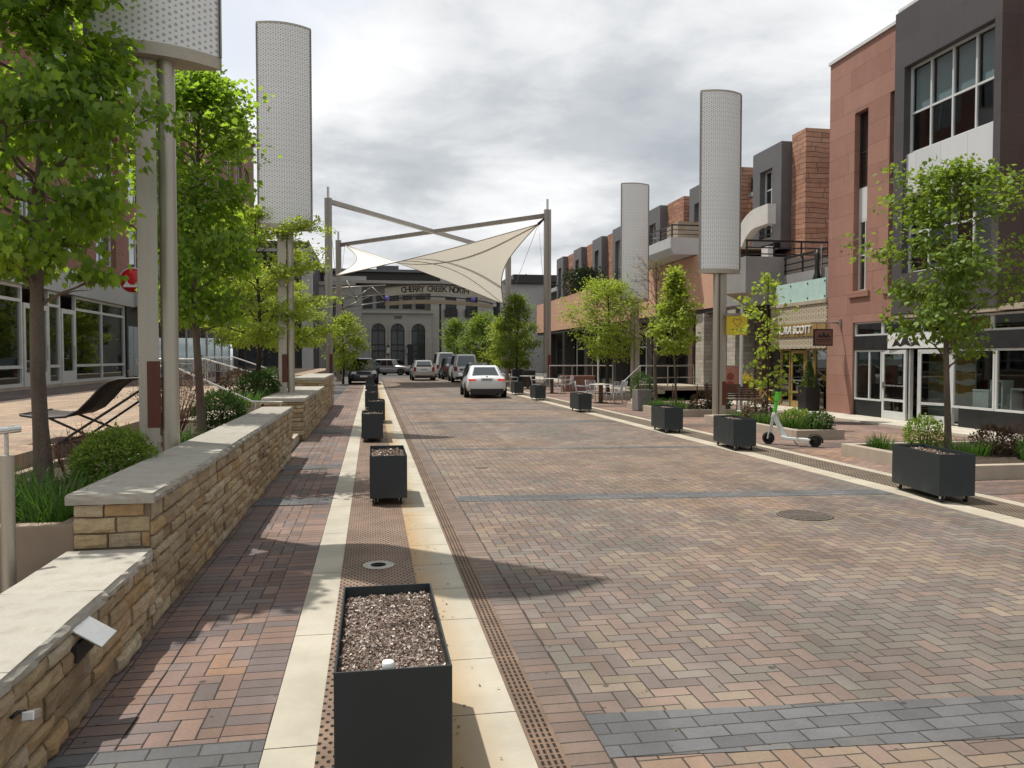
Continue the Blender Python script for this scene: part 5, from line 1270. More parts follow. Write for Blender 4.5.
def window_s(parent, Y, x0, x1, z0, z1, xs=(), zs=(), fm=None, gm=None, fw=.1, fd=.08, name='window'):
    b = MB(); b.box(x0, x0 + fw, Y, Y + fd, z0, z1); b.box(x1 - fw, x1, Y, Y + fd, z0, z1); b.box(x0 + fw, x1 - fw, Y, Y + fd, z0, z0 + fw); b.box(x0 + fw, x1 - fw, Y, Y + fd, z1 - fw, z1)
    for q in xs: b.box(q - fw / 2, q + fw / 2, Y + .01, Y + fd - .01, z0 + fw, z1 - fw)
    for q in zs: b.box(x0 + fw, x1 - fw, Y + .015, Y + fd - .015, q - fw / 2, q + fw / 2)
    w_ = b.build(name, fm or dkframe_m, parent); b = MB(); Ym = Y + fd * .6
    b.quad((x0 + fw / 2, Ym, z0 + fw / 2), (x1 - fw / 2, Ym, z0 + fw / 2), (x1 - fw / 2, Ym, z1 - fw / 2), (x0 + fw / 2, Ym, z1 - fw / 2)); b.build('pane', gm or far_glass_m, w_); return w_
b = MB()
arcs = [(.75, .80), (2.95, .80), (5.35, .80)]
# entrance block wall, strip by strip around the three arches
xs = [-1.1]
for xc, w_ in arcs: xs += [xc - w_, xc + w_]
xs.append(6.9)
for k in range(0, len(xs), 2): b.quad((xs[k], YF, 0), (xs[k + 1], YF, 0), (xs[k + 1], YF, 6.9), (xs[k], YF, 6.9))
for xc, w_ in arcs:
    n = 12; ring = [(xc + w_ * math.cos(math.pi * k / n), 4.95 + w_ * math.sin(math.pi * k / n)) for k in range(n + 1)]
    for p, q in zip(ring, ring[1:]):
        b.quad((p[0], YF, p[1]), (q[0], YF, q[1]), (q[0], YF, 6.9), (p[0], YF, 6.9)); b.quad((p[0], YF, p[1]), (q[0], YF, q[1]), (q[0], YF + .5, q[1]), (p[0], YF + .5, p[1]))
    for s_ in (-1, 1): b.quad((xc + s_ * w_, YF, 0), (xc + s_ * w_, YF + .5, 0), (xc + s_ * w_, YF + .5, 4.95), (xc + s_ * w_, YF, 4.95))
b.quad((-1.1, YF, 0), (-1.1, YF + 3, 0), (-1.1, YF + 3, 6.9), (-1.1, YF, 6.9)); b.quad((6.9, YF, 0), (6.9, YF + 3, 0), (6.9, YF + 3, 6.9), (6.9, YF, 6.9))
b.build('entrance_wall', limestone_m, fb)
b = MB(); b.box(-1.3, 7.1, YF - .25, YF + 3, 6.903, 7.25); b.build('cornice', limestone_m, fb)
for xc, w_ in arcs:
    b = MB(); n = 12
    ring = lambda r: [(xc - r, .3)] + [(xc - r * math.cos(math.pi * k / n), 4.95 + r * math.sin(math.pi * k / n)) for k in range(n + 1)] + [(xc + r, .3)]
    o_, i_ = ring(w_ + .22), ring(w_ + .002)
    vs = [(p[0], YF - .08, p[1]) for p in o_] + [(p[0], YF - .08, p[1]) for p in i_]; N = len(o_)
    b.add(vs, [(k, k + 1, N + k + 1, N + k) for k in range(N - 1)]); vs2 = [(p[0], YF, p[1]) for p in o_]; b.add([(p[0], YF - .08, p[1]) for p in o_] + vs2, [(k, k + 1, N + k + 1, N + k) for k in range(N - 1)])
    b.build('arch_moulding', limestone_m, fb)
    b = MB(); b.box(xc - .05, xc + .05, YF + .3, YF + .4, .1, 5.7)
    for z in (.05, 1.1, 2.5, 3.2, 4.85): b.box(xc - w_, xc + w_, YF + .31, YF + .39, z, z + .13)
    b.box(xc - w_, xc - w_ + .1, YF + .3, YF + .4, .1, 4.95); b.box(xc + w_ - .1, xc + w_, YF + .3, YF + .4, .1, 4.95)
    for k in (3, 9): b.bar((xc, YF + .35, 4.95), (xc + w_ * math.cos(math.pi * k / 12), YF + .35, 4.95 + w_ * math.sin(math.pi * k / 12)), .07, .07)
    af = b.build('arched_window', dkframe_m, fb)
    b = MB(); b.add([(p[0], YF + .36, p[1]) for p in arch_pts(xc, w_, .05, 4.95)], [tuple(range(15))]); b.build('pane', far_glass_m, af)
for x in (1.85, 4.15):
    t = thing('wall_lantern', 'pale wall lantern between the arched windows, %s' % ('left one' if x < 3 else 'right one'), 'lantern', (x, YF - .2, 2.6)); b = MB()
    b.box(x - .16, x + .16, YF - .34, YF - .03, 2.25, 3.0); b.build('lantern_glass', plain('lantern_glass', (.5, .5, .46), .4), t); b = MB(); b.prism([(x - .22, 3.003), (x + .22, 3.003), (x, 3.28)], 'y', YF - .38, YF); b.box(x - .2, x + .2, YF - .37, YF - .01, 2.17, 2.247); b.build('lantern_cap', dkframe_m, t)
b = MB(); hl = [(-1.0 + 1.55 * k, .1 + 1.55 * k, 7.6, 9.2) for k in range(5)]; wall_s(b, YF + 2.8, -2.0, 7.3, 6.9, 10.4, hl); b.build('upper_wall', limestone_m, fb); b = MB()
hr = [(8.6, 9.9, 6.7, 8.9), (11, 12.3, 6.7, 8.9), (8.6, 9.9, 3.2, 5.2), (11, 12.3, 3.2, 5.2)]; wall_s(b, YF + .8, 6.85, 13.6, 0, 10.4, hr); b.quad((13.6, YF + .8, 0), (13.6, YF + 9, 0), (13.6, YF + 9, 10.4), (13.6, YF + .8, 10.4)); b.build('side_wing_wall', limestone_m, fb); b = MB()
hw = [(-4.4, -3.2, 5.6, 8.6), (-4.4, -3.2, 1.5, 4.4)]; wall_s(b, YF - .6, -6.5, -1.12, 0, 10.0, hw)
b.quad((-1.12, YF - .6, 0), (-1.12, YF + 3, 0), (-1.12, YF + 3, 10), (-1.12, YF - .6, 10))
b.build('side_wing_wall', limestone_m, fb)
b = MB(); b.box(-6.3, 13.4, YF + 4.5, YF + 8, 0, 10.3); b.build('rooms', darkin_m, fb)
for h in hl: window_s(fb, YF + 3, *h, [(h[0] + h[1]) / 2], [8.6])
for h in hr: window_s(fb, YF + 1, *h, [(h[0] + h[1]) / 2], [h[3] - .7])
for h in hw: window_s(fb, YF - .4, *h, [(h[0] + h[1]) / 2], [h[3] - .8])
for h in hr[:2]: b = MB(); b.box(h[0] - .1, h[1] + .1, YF + .45, YF + .78, 6.6, 7.5); b.build('juliet_balcony', dkframe_m, fb)
b = MB(); b.box(-6.8, -1.8, YF - .9, YF + 9, 10.003, 10.4); b.box(-2.2, 13.9, YF + .5, YF + 9, 10.403, 10.75); b.build('roof_cornice', limestone_m, fb)
b = MB(); b.box(-6.0, 13, YF + 3.2, YF + 12, 10.76, 11.9); b.build('attic_storey', dkframe_m, fb)
b = MB(); b.box(-7, 13.8, YF + 2.4, YF + 13, 11.95, 12.25); b.box(.6, 3.2, YF + 2.6, YF + 5, 12.26, 12.7); b.build('roof', plain('dark_metal_roof', (.10, .11, .12), .5, .15), fb)
for q in ((-5.5, -.6), (8.2, 12.4)): b = MB(); b.box(*q, YF + 3.1, YF + 3.18, 10.8, 11.45); b.build('pale_attic_panel', offwhite_m, fb)
text('number', '2500', .45, dkframe_m, fb, (0, -.02, 6.45), FACE_S, .02)
t = thing('entrance_kiosk', 'tall black slab standing before the right arched doorway', 'kiosk', (4.3, YF - 3, 0)); b = MB(); b.box(3.95, 4.6, YF - 3.2, YF - 2.9, 0, 3.3); b.build('slab', black_m, t, bevel=.03); b = MB(); b.box(3.9, 4.65, YF - 3.3, YF - 2.8, 0, .12); b.build('foot', bedk_m, t)
t = thing('white_building', 'white walled building with dark window strips behind the trees right of the gateway', 'building', (18, 97, 0))
b = MB(); hh_ = [(17.2, 18.0, 5.0, 9.4)]; wall_s(b, 97, 13.9, 21.5, 0, 10.8, hh_ + [(14.6, 15.3, 6.5, 8.0)]); b.quad((13.9, 97, 10.8), (21.5, 97, 10.8), (21.5, 112, 10.8), (13.9, 112, 10.8)); b.quad((13.9, 97, 0), (13.9, 112, 0), (13.9, 112, 10.8), (13.9, 97, 10.8)); b.build('wall', offwhite_m, t)
for h in hh_ + [(14.6, 15.3, 6.5, 8.0)]: window_s(t, 97.2, *h, (), [(h[2] + h[3]) / 2])
b = MB(); b.box(16.0, 21.6, 96.2, 110, 10.85, 11.3); b.box(17.5, 26, 99, 112, 11.35, 12.2); b.build('roof', dkframe_m, t)
t = thing('dark_building', 'dark low building with a pale roof edge right of the sail masts', 'building', (24, 90, 0))
b = MB(); wall_s(b, 90, 21.8, 30, 0, 9.6, [(22.4 + 2.4 * k, 24.2 + 2.4 * k, z, z + 2.2) for k in range(3) for z in (2, 6.4)]); b.quad((21.8, 90, 0), (21.8, 104, 0), (21.8, 104, 9.6), (21.8, 90, 9.6)); b.build('wall', greypanel_m, t)
for k in range(3):
    for z in (2, 6.4): window_s(t, 90.2, 22.4 + 2.4 * k, 24.2 + 2.4 * k, z, z + 2.2, [23.3 + 2.4 * k])
b = MB(); b.box(21.4, 31, 89.5, 104, 9.65, 10.1); b.box(23, 30, 91, 102, 10.15, 11.2); b.build('roof', plain('pale_grey_roof', (.38, .40, .41), .5), t)
t = thing('corner_building', 'dark glazed corner building behind the lime trees at the far left', 'building', (-12, 78, 0))
b = MB(); hs2 = [(-12.6 + 2.3 * k, -10.8 + 2.3 * k, z, z + 2.3) for k in range(3) for z in (1, 5.2, 9.2)]; wall_s(b, 80, -13.1, -5.9, 0, 13, hs2); b.quad((-5.9, 80, 0), (-5.9, 99, 0), (-5.9, 99, 13), (-5.9, 80, 13)); b.quad((-13.1, 80, 13), (-5.9, 80, 13), (-5.9, 99, 13), (-13.1, 99, 13)); b.build('wall', greypanel_m, t)
for h in hs2: window_s(t, 80.2, *h, [(h[0] + h[1]) / 2])
b = MB(); b.box(-13.3, -5.7, 79.3, 99, 11.9, 12.2); b.box(-13.3, -5.7, 79.4, 80, 7.9, 8.2); b.build('canopy_slab', plain('pale_slab', (.42, .42, .41), .6), t)
b = MB(); b.box(-6.6, -5.6, 79.0, 79.9, 0, 11.8); b.build('corner_pier', offwhite_m, t)

# ------------------------------------------------------------------ sail canopy on four masts
sc_ = thing('sail_canopy', 'stretched cream fabric sail hung from four tall grey masts with crossed beams over the road', 'canopy', (4.2, 55, 0))
LN, LF, RN, RF = (-2.48, 48.5), (-2.42, 61.5), (10.95, 49.6), (10.55, 62)
def mast(p, h, z0=0):
    b = MB(); b.box(p[0] - .21, p[0] - .04, p[1] - .14, p[1] + .14, z0, h); b.box(p[0] + .04, p[0] + .21, p[1] - .14, p[1] + .14, z0, h); b.box(p[0] - .039, p[0] + .039, p[1] - .09, p[1] + .09, z0, h - .02)
    m_ = b.build('mast', mast_m, sc_)
    b = MB(); b.tube([(p[0], p[1], h + .002), (p[0], p[1], h + .66)], .075, 12); b.build('light_tube', alu_m, m_)
    b = MB(); b.box(p[0] - .3, p[0] + .3, p[1] - .25, p[1] + .25, z0 - .05, z0 + .1); b.build('base_plate', bedk_m, m_)
    b = MB(); b.box(p[0] + .02, p[0] + .20, p[1] - .155, p[1] - .142, z0 + .5, z0 + 1.9); b.build('insert', insert_m, m_)
mast(LN, 11.15, .1); mast(LF, 10.55, .05); mast(RN, 11.1, .05); mast(RF, 10.3, .05)
for a, c in (((*LN, 10.95), (*RF, 9.95)), ((*LF, 10.2), (*RN, 10.75))):
    b = MB(); b.bar((a[0] + .1, a[1], a[2]), c, .22, .26); b.build('beam', mast_m, sc_)
hi1, hi2, lo1, lo2 = Vector((10.45, 50.0, 10.25)), Vector((-1.95, 61.3, 10.2)), Vector((-2.1, 48.9, 6.65)), Vector((10.1, 61.6, 5.95))
sail_m = Mat('cream_sail_fabric'); sail_m.nt.nodes.remove(sail_m.b)
df = sail_m.node('ShaderNodeBsdfDiffuse'); df.inputs[0].default_value = (.88, .865, .81, 1); tl = sail_m.node('ShaderNodeBsdfTranslucent'); tl.inputs[0].default_value = (.75, .72, .62, 1)
mx = sail_m.node('ShaderNodeMixShader'); mx.inputs[0].default_value = .30; sail_m.link(df.outputs[0], mx.inputs[1]); sail_m.link(tl.outputs[0], mx.inputs[2])
sail_m.link(mx.outputs[0], sail_m.out.inputs[0]); sail_m = sail_m.m
def sail(u, v):
    # u runs low-left > high-right along the near edge; the edges are pulled in towards the middle
    p = lo1.lerp(hi1, u).lerp(hi2.lerp(lo2, u), v); c = (hi1 + hi2 + lo1 + lo2) / 4
    eu = (2 * u - 1) ** 2; ev = (2 * v - 1) ** 2
    k = .17 * ((1 - eu) * ev + (1 - ev) * eu)
    q = p.lerp(c, k); return q
b = MB(); b.grid(sail, 36, 36); b.build('sail', sail_m, sc_)
seam_m = plain('sail_seam', (.34, .31, .24), .8)
b = MB()
for f in (lambda t: sail(t, t), lambda t: sail(1 - t, t)): b.tube([f(k / 24) - Vector((0, 0, .02)) for k in range(25)], .028, 5)
for f in (lambda t: sail(t, 0), lambda t: sail(t, 1), lambda t: sail(0, t), lambda t: sail(1, t)): b.tube([f(k / 24) for k in range(25)], .035, 6)
b.build('edge_cable', seam_m, sc_)
for a, c, r_ in ((hi1, (10.75, 49.6, 10.55), .10), (hi2, (-2.25, 61.5, 10.35), .06), (lo1, (-2.35, 48.5, 6.7), .05), (lo2, (10.4, 62, 5.95), .05)):
    b = MB(); b.tube([a, c], [r_, r_ * .6], 8); b.build('turnbuckle', dkframe_m, sc_)
for a, c in ((hi1, (10.9, 49.6, 4.2)), (hi1, (10.5, 62, 5.9)), (lo1, (-2.4, 48.5, 10.2)), (hi2, (-2.4, 61.5, 6))):
    b = MB(); b.tube([a, c], .014, 5); b.build('cable', mast_m, sc_)

# ------------------------------------------------------------------ gateway sign
gw = thing('gateway_sign', 'curved gateway sign reading CHERRY CREEK NORTH spanning the street', 'sign', (6.5, 80, 0))
sign_m = plain('tan_grey_sign', (.40, .36, .28), .6, .1, 2); goldarc_m = plain('ochre_arc', (.30, .245, .165), .6, .1)
def arc(x): return -.62 * ((x - 6.0) / 6) ** 2
b = MB(); N = 24; xs = [1.3 + 10.7 * k / N for k in range(N + 1)]
b.prism([(x, 8.15 + arc(x)) for x in xs] + [(x, 9.0 + arc(x) * .9) for x in xs[::-1]], 'y', 79.9, 80.1); b.build('sign_band', sign_m, gw)
b = MB(); b.prism([(x, 7.14 + arc(x) * .7) for x in xs] + [(x, 7.52 + arc(x) * .7) for x in xs[::-1]], 'y', 79.85, 80.15); b.build('ochre_arc', goldarc_m, gw)
b = MB(); b.prism([(x, 9.003 + arc(x) * .9) for x in xs] + [(x, 9.14 + arc(x) * .9) for x in xs[::-1]], 'y', 79.75, 80.25); b.prism([(x, 7.8 + arc(x)) for x in xs] + [(x, 7.9 + arc(x)) for x in xs[::-1]], 'y', 79.9, 80.1); b.build('edge_rib', dkframe_m, gw)
word = 'CHERRY CREEK NORTH'; wx0, wx1 = 2.95, 9.55
for k, ch in enumerate(word):
    if ch == ' ': continue
    x = wx0 + (wx1 - wx0) * (k + .5) / len(word)
    text('letter', ch, .78, dkframe_m, gw, (x - 6.5, -.115, 8.58 + arc(x) * .95), (R(90), -math.atan(-.62 * 2 * (x - 6.0) / 36), 0), .01)
b = MB(); b.tube([(-4.3, 80, 0), (-4.3, 80, 8.6)], .18, 10); b.build('post', dkframe_m, gw)
b = MB(); b.tube([(12.6, 80, 0), (12.6, 80, 8.6)], .2, 10); b.tube([(10.4, 80.3, 0), (10.4, 80.3, 8.2)], .13, 10); b.build('post', dkframe_m, gw)
b = MB()
for a, c in (((-4.3, 80, 8.5), (1.4, 80, 8.9)), ((-4.3, 80, 7.4), (1.4, 80, 8.0)), ((-4.3, 80, 8.5), (-1.5, 80, 7.6)), ((-1.5, 80, 7.6), (0, 80, 8.75)), ((0, 80, 8.75), (1.4, 80, 7.4)), ((-3, 80, 6.6), (1.3, 80, 7.3)), ((-2.4, 80, 9.3), (-1.4, 80, 7.4)), ((-2.9, 80, 6.5), (-.2, 80, 7.8)),
             ((12.6, 80, 8.2), (11.2, 80, 8.45)), ((12.6, 80, 7.4), (11.0, 80, 6.9)), ((12.6, 80, 7.9), (13.3, 80, 7.0)), ((12.6, 80, 8.4), (13.6, 80, 8.1))): b.tube([a, c], .07, 6)
b.build('truss', mast_m, gw)
vio = plain('violet_lamp_glass', (.20, .16, .55), .4)
for x in (1.5, 10.0):
    b = MB(); b.lathe([(.001, -.12), (.2, -.1), (.24, 0), (.2, .1), (.001, .12)], (x, 79.7, 7.62), 12, 0, 'y'); b.build('violet_lamp', vio, gw)
t = thing('lamp_post', 'slim black pole standing under the gateway sign', 'pole', (6.4, 76, 0)); b = MB(); b.tube([(6.4, 76, 0), (6.4, 76, 6.7)], [.13, .09], 10); b.build('pole', black_m, t); b = MB(); b.lathe([(.001, 0), (.26, 0), (.2, .9), (.001, 1.0)], (6.4, 76, 0), 10); b.build('base', black_m, t); b = MB(); b.lathe([(.12, 6.7), (.12, 6.85), (.001, 6.95)], (6.4, 76, 0), 10); b.build('finial', black_m, t)

# ------------------------------------------------------------------ street furniture
t = thing('shop_flag', 'yellow square sign with a heart outline on the right pylon', 'sign', (9.9, 21.0, 2.5))
b = MB(); b.box(10.22, 10.86, 21.98, 22.02, 2.46, 3.02); b.build('board', yellow_m, t, bevel=.004)
b = MB(); b.box(10.2, 10.88, 21.96, 22.04, 3.022, 3.09); b.box(10.18, 10.3, 22.0, 22.12, 3.0, 3.05); b.build('bracket', mast_m, t)
b = MB(); hp = [(0, -.14), (.13, 0), (.12, .08), (.06, .10), (0, .05), (-.06, .10), (-.12, .08), (-.13, 0)]
for p, q in zip(hp, hp[1:] + hp[:1]): b.bar((10.54 + p[0], 21.976, 2.84 + p[1]), (10.54 + q[0], 21.976, 2.84 + q[1]), .014, .006)
for k in range(7): b.box(10.32 + k * .065, 10.37 + k * .065, 21.975, 21.9795, 2.60, 2.625)
b.build('heart_print', dkframe_m, t)
def bowl_lamp(label, x, y, h):
    t = thing('street_lamp', label, 'street lamp', (x, y, 0), 0, 'bowl shaped uplights'); b = MB(); b.tube([(x, y, 0), (x, y, h - .3)], .055, 12); b.build('pole', alu_m, t)
    b = MB(); b.lathe([(.05, h - .35), (.09, h - .2), (.5, h + .02), (.52, h + .04), (.48, h + .04), (.08, h - .15)], (x, y, 0), 20); b.build('lamp_bowl', plain('taupe_bowl', (.34, .29, .22), .5), t)
    b = MB(); b.lathe([(.001, -.02), (.16, -.02), (.16, .05), (.001, .05)], (x, y, 0), 14); b.build('base', alu_m, t)
bowl_lamp('white post with a shallow bowl uplight beside the yellow sign', 12.0, 24.7, 3.85)
bowl_lamp('white post with a shallow bowl uplight past the spreading yellow green tree', 13.4, 46.5, 4.0)
t = thing('easel_poster', 'framed poster with a red toned portrait standing beside the right pylon', 'poster', (12.2, 25.6, .0))
b = MB(); b.box(11.75, 12.35, 25.6, 25.64, .62, 1.5); b.build('board', plain('pink_print', (.46, .22, .17), .6, .3, 5), t); b = MB()
for q in ((11.72, 11.76, .58, 1.53), (12.34, 12.38, .58, 1.53), (11.76, 12.34, .58, .62), (11.76, 12.34, 1.49, 1.53)): b.box(q[0], q[1], 25.58, 25.66, q[2], q[3])
b.build('frame', bedk_m, t); b = MB(); b.lathe([(.001, 0), (.13, 0)], (12.05, 25.592, 1.15), 16, 0, 'y'); b.prism([(11.82, .64), (12.28, .64), (12.24, .86), (12.12, .98), (11.98, .98), (11.86, .86)], 'y', 25.590, 25.594); b.build('portrait_print', plain('dark_red_print', (.30, .07, .055), .6, .3, 8), t)
b = MB(); 
for q, e in (((11.8, 25.62, .0), (11.8, 25.62, .6)), ((12.3, 25.62, 0), (12.3, 25.62, .6)), ((12.05, 25.95, 0), (12.05, 25.65, 1.3))): b = MB(); b.bar(q, e, .03, .03); b.build('leg', wood_m, t)
t = thing('slatted_bench', 'dark brown slatted bench below the portrait poster', 'bench', (11.6, 24.3, 0)); b = MB()
for k in range(8): b.box(10.7, 12.6, 24.0 + k * .07, 24.055 + k * .07, .42, .46)
b.build('seat', wood_m, t); b = MB()
for k in range(6): b.box(10.7, 12.6, 24.56 + k * .02, 24.60 + k * .02, .48 + k * .075, .54 + k * .075)
b.build('backrest', wood_m, t)
for x in (10.8, 12.45): b = MB(); b.bar((x, 24.05, 0), (x, 24.05, .42), .05, .05); b.build('leg', dkframe_m, t); b = MB(); b.bar((x, 24.55, 0), (x, 24.72, .95), .05, .05); b.build('leg', dkframe_m, t)

# scooter
t = thing('electric_scooter', 'white electric stand up scooter with a bright green stem parked by the planting bed', 'scooter', (8.42, 15.05, 0), math.atan2(-.72, .62))
lime_p = plain('bright_green_paint', (.10, .52, .035), .4, .05); scw = plain('pale_grey_plastic', (.60, .62, .60), .4, .06)
def wheel_x(name, x, r, w_, parent):   # wheel rolling along x, axle along y
    b = MB(); b.lathe([(r * .62, -w_), (r * .93, -w_), (r, -w_ * .5), (r, w_ * .5), (r * .93, w_), (r * .62, w_), (r * .62, -w_)], (x, 0, r), 26, 0, 'y'); wh = b.build(name, rubber_m, parent, world=False)
    b = MB(); b.lathe([(.001, -w_ * .5), (r * .6, -w_ * .35), (r * .6, w_ * .35), (.001, w_ * .5)], (x, 0, r), 18, 0, 'y'); h = b.build('hub', dkframe_m, wh, world=False); return wh
wheel_x('wheel', -.48, .128, .03, t); wheel_x('wheel', .48, .118, .03, t)
b = MB(); b.prism([(-.18, .13), (-.14, .115), (.36, .105), (.40, .13), (.40, .165), (-.08, .175), (-.20, .20)], 'y', -.075, .075); b.build('deck', scw, t, world=False, bevel=.012)
b = MB(); b.bar((-.12, 0, .15), (-.365, 0, .60), .07, .09); b.bar((-.375, 0, .56), (-.355, 0, .66), .075, .11); b.build('frame_tube', scw, t, world=False, bevel=.012)
b = MB(); b.bar((-.36, 0, .64), (-.285, 0, 1.05), .062, .075); b.bar((-.31, 0, .90), (-.275, 0, 1.09), .09, .12); b.build('stem', lime_p, t, world=False, bevel=.014)
for s_ in (-1, 1): b = MB(); b.bar((-.37, s_ * .048, .62), (-.48, s_ * .048, .12), .018, .05); b.build('fork_blade', scw, t, world=False)
b = MB(); b.tube([(-.25, -.25, 1.13), (-.265, -.1, 1.11), (-.265, .1, 1.11), (-.25, .25, 1.13)], .014, 8); b.tube([(-.25, -.26, 1.13), (-.25, -.14, 1.115)], .02, 8); b.tube([(-.25, .26, 1.13), (-.25, .14, 1.115)], .02, 8); b.obox((-.27, 0, 1.14), (.08, .07, .05)); b.obox((-.30, -.1, 1.13), (.02, .06, .03)); b.build('handlebar', black_m, t, world=False)
b = MB(); n = 14
for k in range(n):
    a0, a1 = R(-10 + 150 * k / n), R(-10 + 150 * (k + 1) / n)
    P_ = [(.48 + r * math.cos(a), s_, .118 + r * math.sin(a)) for a in (a0, a1) for r in (.140, .150) for s_ in (-.045, .045)]
    b.add(P_, [(0, 1, 5, 4), (2, 6, 7, 3), (0, 4, 6, 2), (1, 3, 7, 5)])
b.obox((.44, 0, .17), (.18, .085, .05)); b.build('mudguard', black_m, t, world=False)
b = MB(); b.tube([(.02, .06, .11), (.06, .17, .012)], .009, 6); b.build('kickstand', dkframe_m, t, world=False)

# yellow bicycle
t = thing('yellow_bicycle', 'yellow bicycle with a flower filled basket outside the boutique', 'bicycle', (13.25, 26.0, .0), R(-62)); byl = plain('bicycle_yellow', (.58, .36, .03), .4, .1)
for x in (-.52, .52):
    b = MB(); ring = [(x + .33 * math.cos(2 * math.pi * k / 28), 0, .34 + .33 * math.sin(2 * math.pi * k / 28)) for k in range(29)]; b.tube(ring, .022, 8); wh = b.build('wheel', plain('cream_tyre', (.42, .36, .24), .7), t, world=False)
    b = MB()
    for k in range(14): a = math.pi * 2 * k / 14; b.tube([(x, 0, .34), (x + .32 * math.cos(a), 0, .34 + .32 * math.sin(a))], .003, 4)
    b.build('spokes', byl, wh, world=False)
b = MB()
for a, c in (((-.52, .34), (-.40, .78)), ((-.40, .78), (-.37, .95)), ((-.41, .72), (.02, .32)), ((.02, .32), (.18, .80)), ((-.42, .66), (.16, .72)), ((.02, .32), (.52, .34)), ((.52, .34), (.16, .70))): b.tube([(a[0], 0, a[1]), (c[0], 0, c[1])], .022, 8)
b.build('frame', byl, t, world=False)
b = MB(); b.obox((.19, 0, .83), (.26, .13, .06)); b.build('saddle', wood_m, t, world=False, bevel=.02); b = MB(); b.tube([(-.22, -.26, .99), (-.36, -.12, 1.0), (-.37, 0, .96), (-.36, .12, 1.0), (-.22, .26, .99)], .014, 8); b.build('handlebar', byl, t, world=False)
b = MB(); b.prism([(-.74, .70), (-.46, .70), (-.42, .95), (-.78, .95)], 'y', -.17, .17); b.build('basket', wood_m, t, world=False)
nr = np.random.default_rng(3); n_ = 700; P = nr.normal(0, 1, (n_, 3)) * [.15, .15, .09] + [-.6, 0, 1.02]
leaves_mesh('blossoms', P, nr.normal(0, 1, (n_, 3)) + [0, 0, .6], nr.normal(0, .5, (n_, 3)) + [0, 0, 1], .06, OVAL, leaf_mat('yellow_flowers', (.35, .30, .03), (.62, .48, .04), (.6, .5, .05)), t, (0, 0, 0))

# bistro sets
ch_m = plain('white_wire_chair', (.36, .37, .38), .45, .1)
def chair(label, x, y, rz, z=0, grp='white bistro chairs on the right sidewalk', proto=[None]):
    if proto[0] is None:
        t = thing('bistro_chair', label, 'chair', (x, y, z), rz, grp)
        b = MB()
        for k in range(7): b.box(-.21, .21, -.21 + k * .06, -.165 + k * .06, .44, .455)
        b.box(-.22, -.20, -.22, .22, .435, .46); b.box(.20, .22, -.22, .22, .435, .46); b.build('seat', ch_m, t, world=False)
        b = MB()
        for k in range(7): b.bar((-.19 + k * .063, .21, .46), (-.19 + k * .063, .29, .86), .022, .01)
        b.tube([(-.21, .20, .45), (-.215, .29, .87), (.215, .29, .87), (.21, .20, .45)], .014, 6); b.build('backrest', ch_m, t, world=False)
        for sx in (-1, 1):
            b = MB(); b.tube([(sx * .20, -.2, .45), (sx * .22, -.24, 0)], .013, 6); b.build('leg', ch_m, t, world=False); b = MB(); b.tube([(sx * .20, .2, .45), (sx * .22, .27, 0)], .013, 6); b.build('leg', ch_m, t, world=False)
            b = MB(); b.tube([(sx * .22, -.2, .45), (sx * .23, -.2, .66), (sx * .225, .25, .68)], .013, 6); b.build('armrest', ch_m, t, world=False)
        proto[0] = t; return t
    t = dup(proto[0], (x, y, z), rz, label); t['group'] = grp; return t
def table(label, x, y, z=0, r=.48, proto=[None], grp='bistro tables'):
    if proto[0] is None:
        t = thing('bistro_table', label, 'table', (x, y, z), 0, grp); b = MB(); b.lathe([(.001, .72), (r, .72), (r, .745), (.001, .745)], (0, 0, 0), 24); b.build('tabletop', plain('pale_tabletop', (.42, .40, .34), .5), t, world=False)
        b = MB(); b.box(-.07, .07, -.07, .07, .02, .72); b.build('pedestal', wood_m, t, world=False); b = MB(); b.lathe([(.001, 0), (.3, 0), (.28, .03), (.001, .03)], (0, 0, 0), 16); b.build('foot', dkframe_m, t, world=False); proto[0] = t; return t
    return dup(proto[0], (x, y, z), None, label)
table('round bistro table with four white chairs behind the fourth right planter box', 8.9, 30.5)
for k, (dx, dy, lb) in enumerate([(-.75, .1, 'white chair on the road side of the nearer bistro table'), (.78, .15, 'white chair on the shop side of the nearer bistro table'), (-.1, .8, 'white chair on the far side of the nearer bistro table'), (.3, -.78, 'white chair on the near side of the nearer bistro table')]):
    chair(lb, 8.9 + dx, 30.5 + dy, math.atan2(dy, dx) - math.pi / 2)
table('round bistro table farther up, near the thick sail mast', 8.9, 39.2)
for dx, dy, lb in [(-.78, .1, 'white chair on the road side of the farther bistro table'), (.8, .1, 'white chair on the shop side of the farther bistro table'), (.2, -.8, 'white chair on the near side of the farther bistro table')]: chair(lb, 8.9 + dx, 39.2 + dy, math.atan2(dy, dx) - math.pi / 2)
table('third bistro table, beside the sail mast', 8.8, 45)
for dx, dy, lb in [(-.78, .1, 'white chair on the road side of the third bistro table'), (.8, .1, 'white chair on the shop side of the third bistro table')]: chair(lb, 8.8 + dx, 45 + dy, math.atan2(dy, dx) - math.pi / 2)
g2 = 'pale chairs on the left plaza'
for x, y, a, lb in [(-6.3, 27.2, 'nearest', 'pale cafe chair on the plaza nearest the pylon posts'), (-5.3, 26.4, '', 'pale cafe chair on the plaza before the first stair handrail'), (-7.0, 29.8, '', 'pale cafe chair behind the plaza table'), (-7.2, 27.8, '', 'pale cafe chair on the plaza beside the table, toward the shop glass'), (-5.3, 29.6, '', 'pale cafe chair on the plaza between the two stair handrails')]: chair(lb, x, y, rng.uniform(0, 6), .856, g2)
table('pale round cafe table on the left plaza', -6.4, 28.2, .856); table('second pale cafe table on the left plaza, by the stair handrail', -5.6, 31.0, .856)
